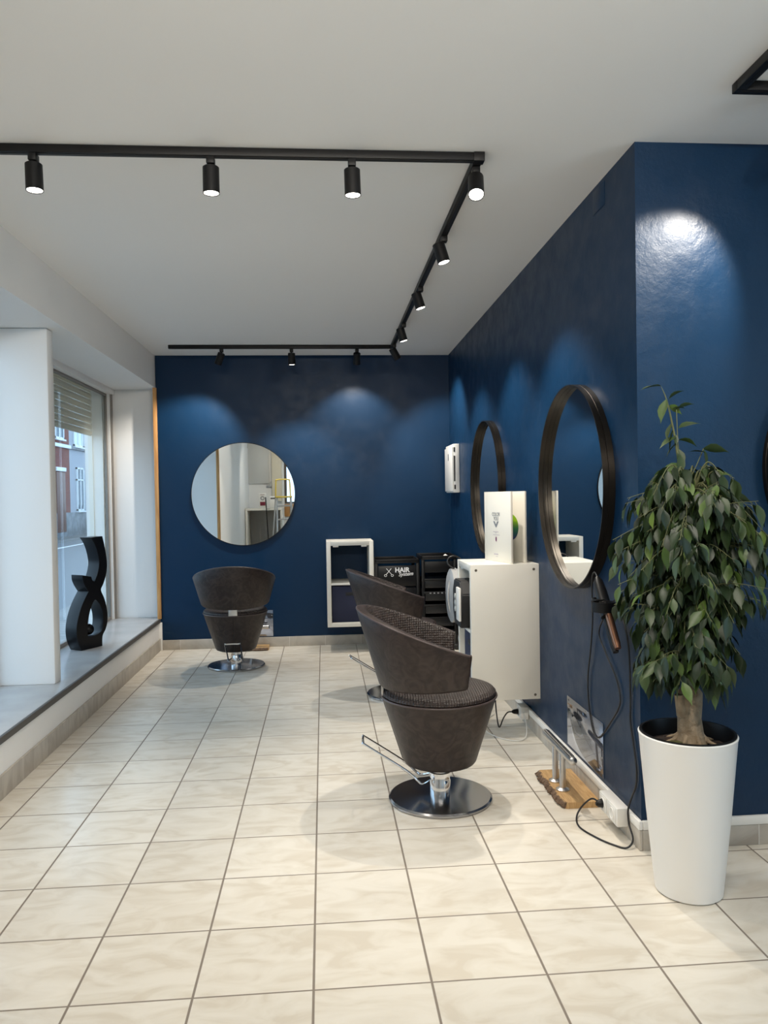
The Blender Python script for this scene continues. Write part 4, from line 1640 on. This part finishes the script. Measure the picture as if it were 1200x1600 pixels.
# step ladder: yellow top and guard rail, aluminium legs
t = empty('step_ladder', 'aluminium step ladder with yellow top, reflected in the round mirror', 'step ladder', (-.70, -2.30, 0), R(-12))
ALU = mat('aluminium', (.62, .62, .62), .32, metal=.9)
YEL = mat('yellow_plastic', (.60, .46, .08), .45)
for s in (-1, 1):
    bm = BM(); tube(bm, [(s * .19, .42, .01), (s * .13, .10, 1.40)], .016, 8)
    obj('front_rail', bm, ALU, t)
    bm = BM(); tube(bm, [(s * .20, -.40, .01), (s * .14, .0, 1.40)], .013, 8)
    obj('rear_leg', bm, ALU, t)
for k in range(5):
    z = .25 + k * .25
    y = .42 - .32 * (z / 1.40)
    xw = .19 - .06 * z / 1.4
    bm = BM(); box(bm, -xw, xw, y - .045, y + .035, z - .012, z + .012, .003)
    obj('tread', bm, ALU, t)
bm = BM(); box(bm, -.15, .15, -.06, .14, 1.402, 1.435, .008)
obj('top_platform', bm, YEL, t)
bm = BM(); tube(bm, cr([(-.14, .0, 1.436), (-.13, .0, 1.70), (-.10, .0, 1.745), (.10, .0, 1.745), (.13, .0, 1.70), (.14, .0, 1.436)], 6), .014, 10)
obj('guard_rail', bm, YEL, t)
bm = BM(); box(bm, -.74, -.40, YR + .003, YR + .03, 1.02, 1.275, .004)
tag(obj('wooden_board', bm, PINE), 'pale wooden board under the rear window, in the round mirror', 'board')


# ------------------------------------------------------------------ street outside
ASPH = mat('asphalt', (0.17, 0.175, 0.185), 0.85, bump=(40, .3, 6))
PAVE = brick_mat('paving', (0.22, 0.215, 0.21), (0.26, 0.25, 0.245), (0.12, 0.12, 0.12), 3.0)
bm = BM(); box(bm, -10.2, -3.6, -6, 60, -.30, -.20)
struct(obj('road', bm, ASPH, smooth=0))
bm = BM(); box(bm, -3.6, -2.052, -6, 60, -.30, -.10)
struct(obj('pavement', bm, PAVE, smooth=0))
bm = BM(); box(bm, -11.0, -10.2, -6, 60, -.30, -.08)
struct(obj('pavement', bm, PAVE, smooth=0))
bm = BM(); box(bm, -9.15, -9.0, 18, 33, -.1995, -.192)
tag(obj('road_marking', bm, mat('road_paint', (.75, .75, .75), .7)), 'white line painted on the street outside the window', 'road marking')

RB = brick_mat('red_brick', (0.19, 0.050, 0.036), (0.25, 0.072, 0.05), (0.13, 0.09, 0.08), 2.2)
GB = mat('grey_render', (0.36, 0.375, 0.42), .85, bump=(20, .1, 4))
STONE = mat('plinth_stone', (0.26, 0.27, 0.29), .85, var=((.17, .18, .19), 3, .4, .6), bump=(8, .5, 5))
TRIMW = mat('white_painted_frame', (0.74, 0.76, 0.78), .5)
PANE = mat('dark_house_pane', (0.10, 0.13, 0.16), .08)
CURT = mat('curtained_pane', (0.60, 0.66, 0.70), .25)
DOORW = mat('brown_door', (0.16, 0.07, 0.045), .5)


def house(label, y0, y1, wall_m, h):
    t = empty('terraced_house', label, 'house', (-11, (y0 + y1) / 2, -.08), 0, None)
    hw = (y1 - y0) / 2
    bm = BM(); box(bm, -6, 0, -hw, hw, 0, h)
    obj('facade', bm, wall_m, t, smooth=0)
    bm = BM(); box(bm, .001, .05, -hw, hw, 0, 1.02, .005)
    obj('plinth', bm, STONE, t)
    bm = BM(); box(bm, .001, .10, -hw, hw, 3.80, 3.95, .01)
    obj('string_course', bm, STONE if wall_m is GB else TRIMW, t)
    bm = BM(); box(bm, -6.2, .3, -hw, hw, h + .001, h + .25)
    obj('roof', bm, mat('dark_roof', (.06, .06, .07), .8), t)
    return t


def house_window(t, y, z0, w, h, pane):
    bm = BM()
    for a in ((y - w / 2, y - w / 2 + .07, z0, z0 + h), (y + w / 2 - .07, y + w / 2, z0, z0 + h), (y - w / 2, y + w / 2, z0, z0 + .07),
              (y - w / 2, y + w / 2, z0 + h - .07, z0 + h), (y - .03, y + .03, z0, z0 + h), (y - w / 2, y + w / 2, z0 + h * .70, z0 + h * .70 + .06)):
        box(bm, .002, .07, a[0], a[1], a[2], a[3])
    box(bm, .002, .13, y - w / 2 - .06, y + w / 2 + .06, z0 - .07, z0 - .002)
    f = obj('window', bm, TRIMW, t, smooth=0)
    bm = BM(); box(bm, .003, .03, y - w / 2 + .07, y + w / 2 - .07, z0 + .07, z0 + h - .07)
    obj('pane', bm, pane, f, smooth=0)


t = house('red brick house across the street, seen through the window', 25.0, 32.5, RB, 9.0)
for yy in (-1.9, .1, 2.4):
    house_window(t, yy, 4.15, 1.1, 2.3, PANE)
bm = BM(); box(bm, .002, .06, 1.9, 3.0, .2, 2.75, .01)
dr = obj('front_door', bm, DOORW, t)
bm = BM(); box(bm, .002, .09, 1.85, 3.05, 2.78, 2.95, .01)
obj('door_lintel', bm, TRIMW, dr)
house_window(t, -1.2, 1.2, 1.2, 1.9, PANE)
t = house('pale blue-grey rendered house across the street, seen through the window', 32.5, 46.0, GB, 9.0)
for yy in (-5.45, -3.85, -2.2, .2):
    house_window(t, yy, 1.08, 1.0, 1.95, PANE)
for yy in (-5.6, -4.1, -2.5, -.6):
    house_window(t, yy, 3.98, 1.25, 2.5, CURT)

# parked car
t = empty('parked_car', 'dark grey parked car by the far kerb, partly hidden by the window edge', 'car', (-9.45, 36.2, -.2), 0)
CARP = mat('dark_car_paint', (0.075, 0.075, 0.085), .25, coat=.5)
bm = BM()
sec = [(-2.1, .35, .62), (-2.0, .28, .78), (-1.3, .25, .92), (1.5, .25, .98), (2.0, .28, .90), (2.1, .35, .70)]
V = []
for y, zb, zt in sec:
    hw = .80 if abs(y) > 1.9 else .86
    V.append([bm.verts.new(p) for p in ((-hw, y, zb), (hw, y, zb), (hw + .02, y, (zb + zt) / 2), (hw - .08, y, zt), (-hw + .08, y, zt), (-hw - .02, y, (zb + zt) / 2))])
for a, b in zip(V[:-1], V[1:]):
    for k in range(6):
        bm.faces.new((a[k], a[(k + 1) % 6], b[(k + 1) % 6], b[k]))
bm.faces.new(V[0]); bm.faces.new(V[-1][::-1])
bmesh.ops.bevel(bm, geom=bm.edges[:], offset=.03, segments=2, affect='EDGES')
obj('body', bm, CARP, t)
bm = BM()
lo = [(-.78, -1.2, .93), (.78, -1.2, .93), (.78, 1.6, .98), (-.78, 1.6, .98)]
hi = [(-.60, -.45, 1.42), (.60, -.45, 1.42), (.60, 1.0, 1.44), (-.60, 1.0, 1.44)]
a = [bm.verts.new(p) for p in lo]; b = [bm.verts.new(p) for p in hi]
for k in range(4):
    bm.faces.new((a[k], a[(k + 1) % 4], b[(k + 1) % 4], b[k]))
bm.faces.new(b); bm.faces.new(a[::-1])
bmesh.ops.bevel(bm, geom=bm.edges[:], offset=.04, segments=2, affect='EDGES')
obj('cabin_glass', bm, PANE, t)
bm = BM(); box(bm, -.58, .58, -.42, .98, 1.425, 1.47, .02)
obj('roof', bm, CARP, t)
for y in (-1.3, 1.3):
    for s in (-1, 1):
        bm = BM(); lathe(bm, [(0, -.1), (.22, -.1), (.31, -.09), (.31, .09), (.22, .1), (0, .1)], 28, M=frame_M((s * .80, y, .3112), (0, 1, 0), (0, 0, 1)))
        obj('wheel', bm, BLACK_RUBBER, t)
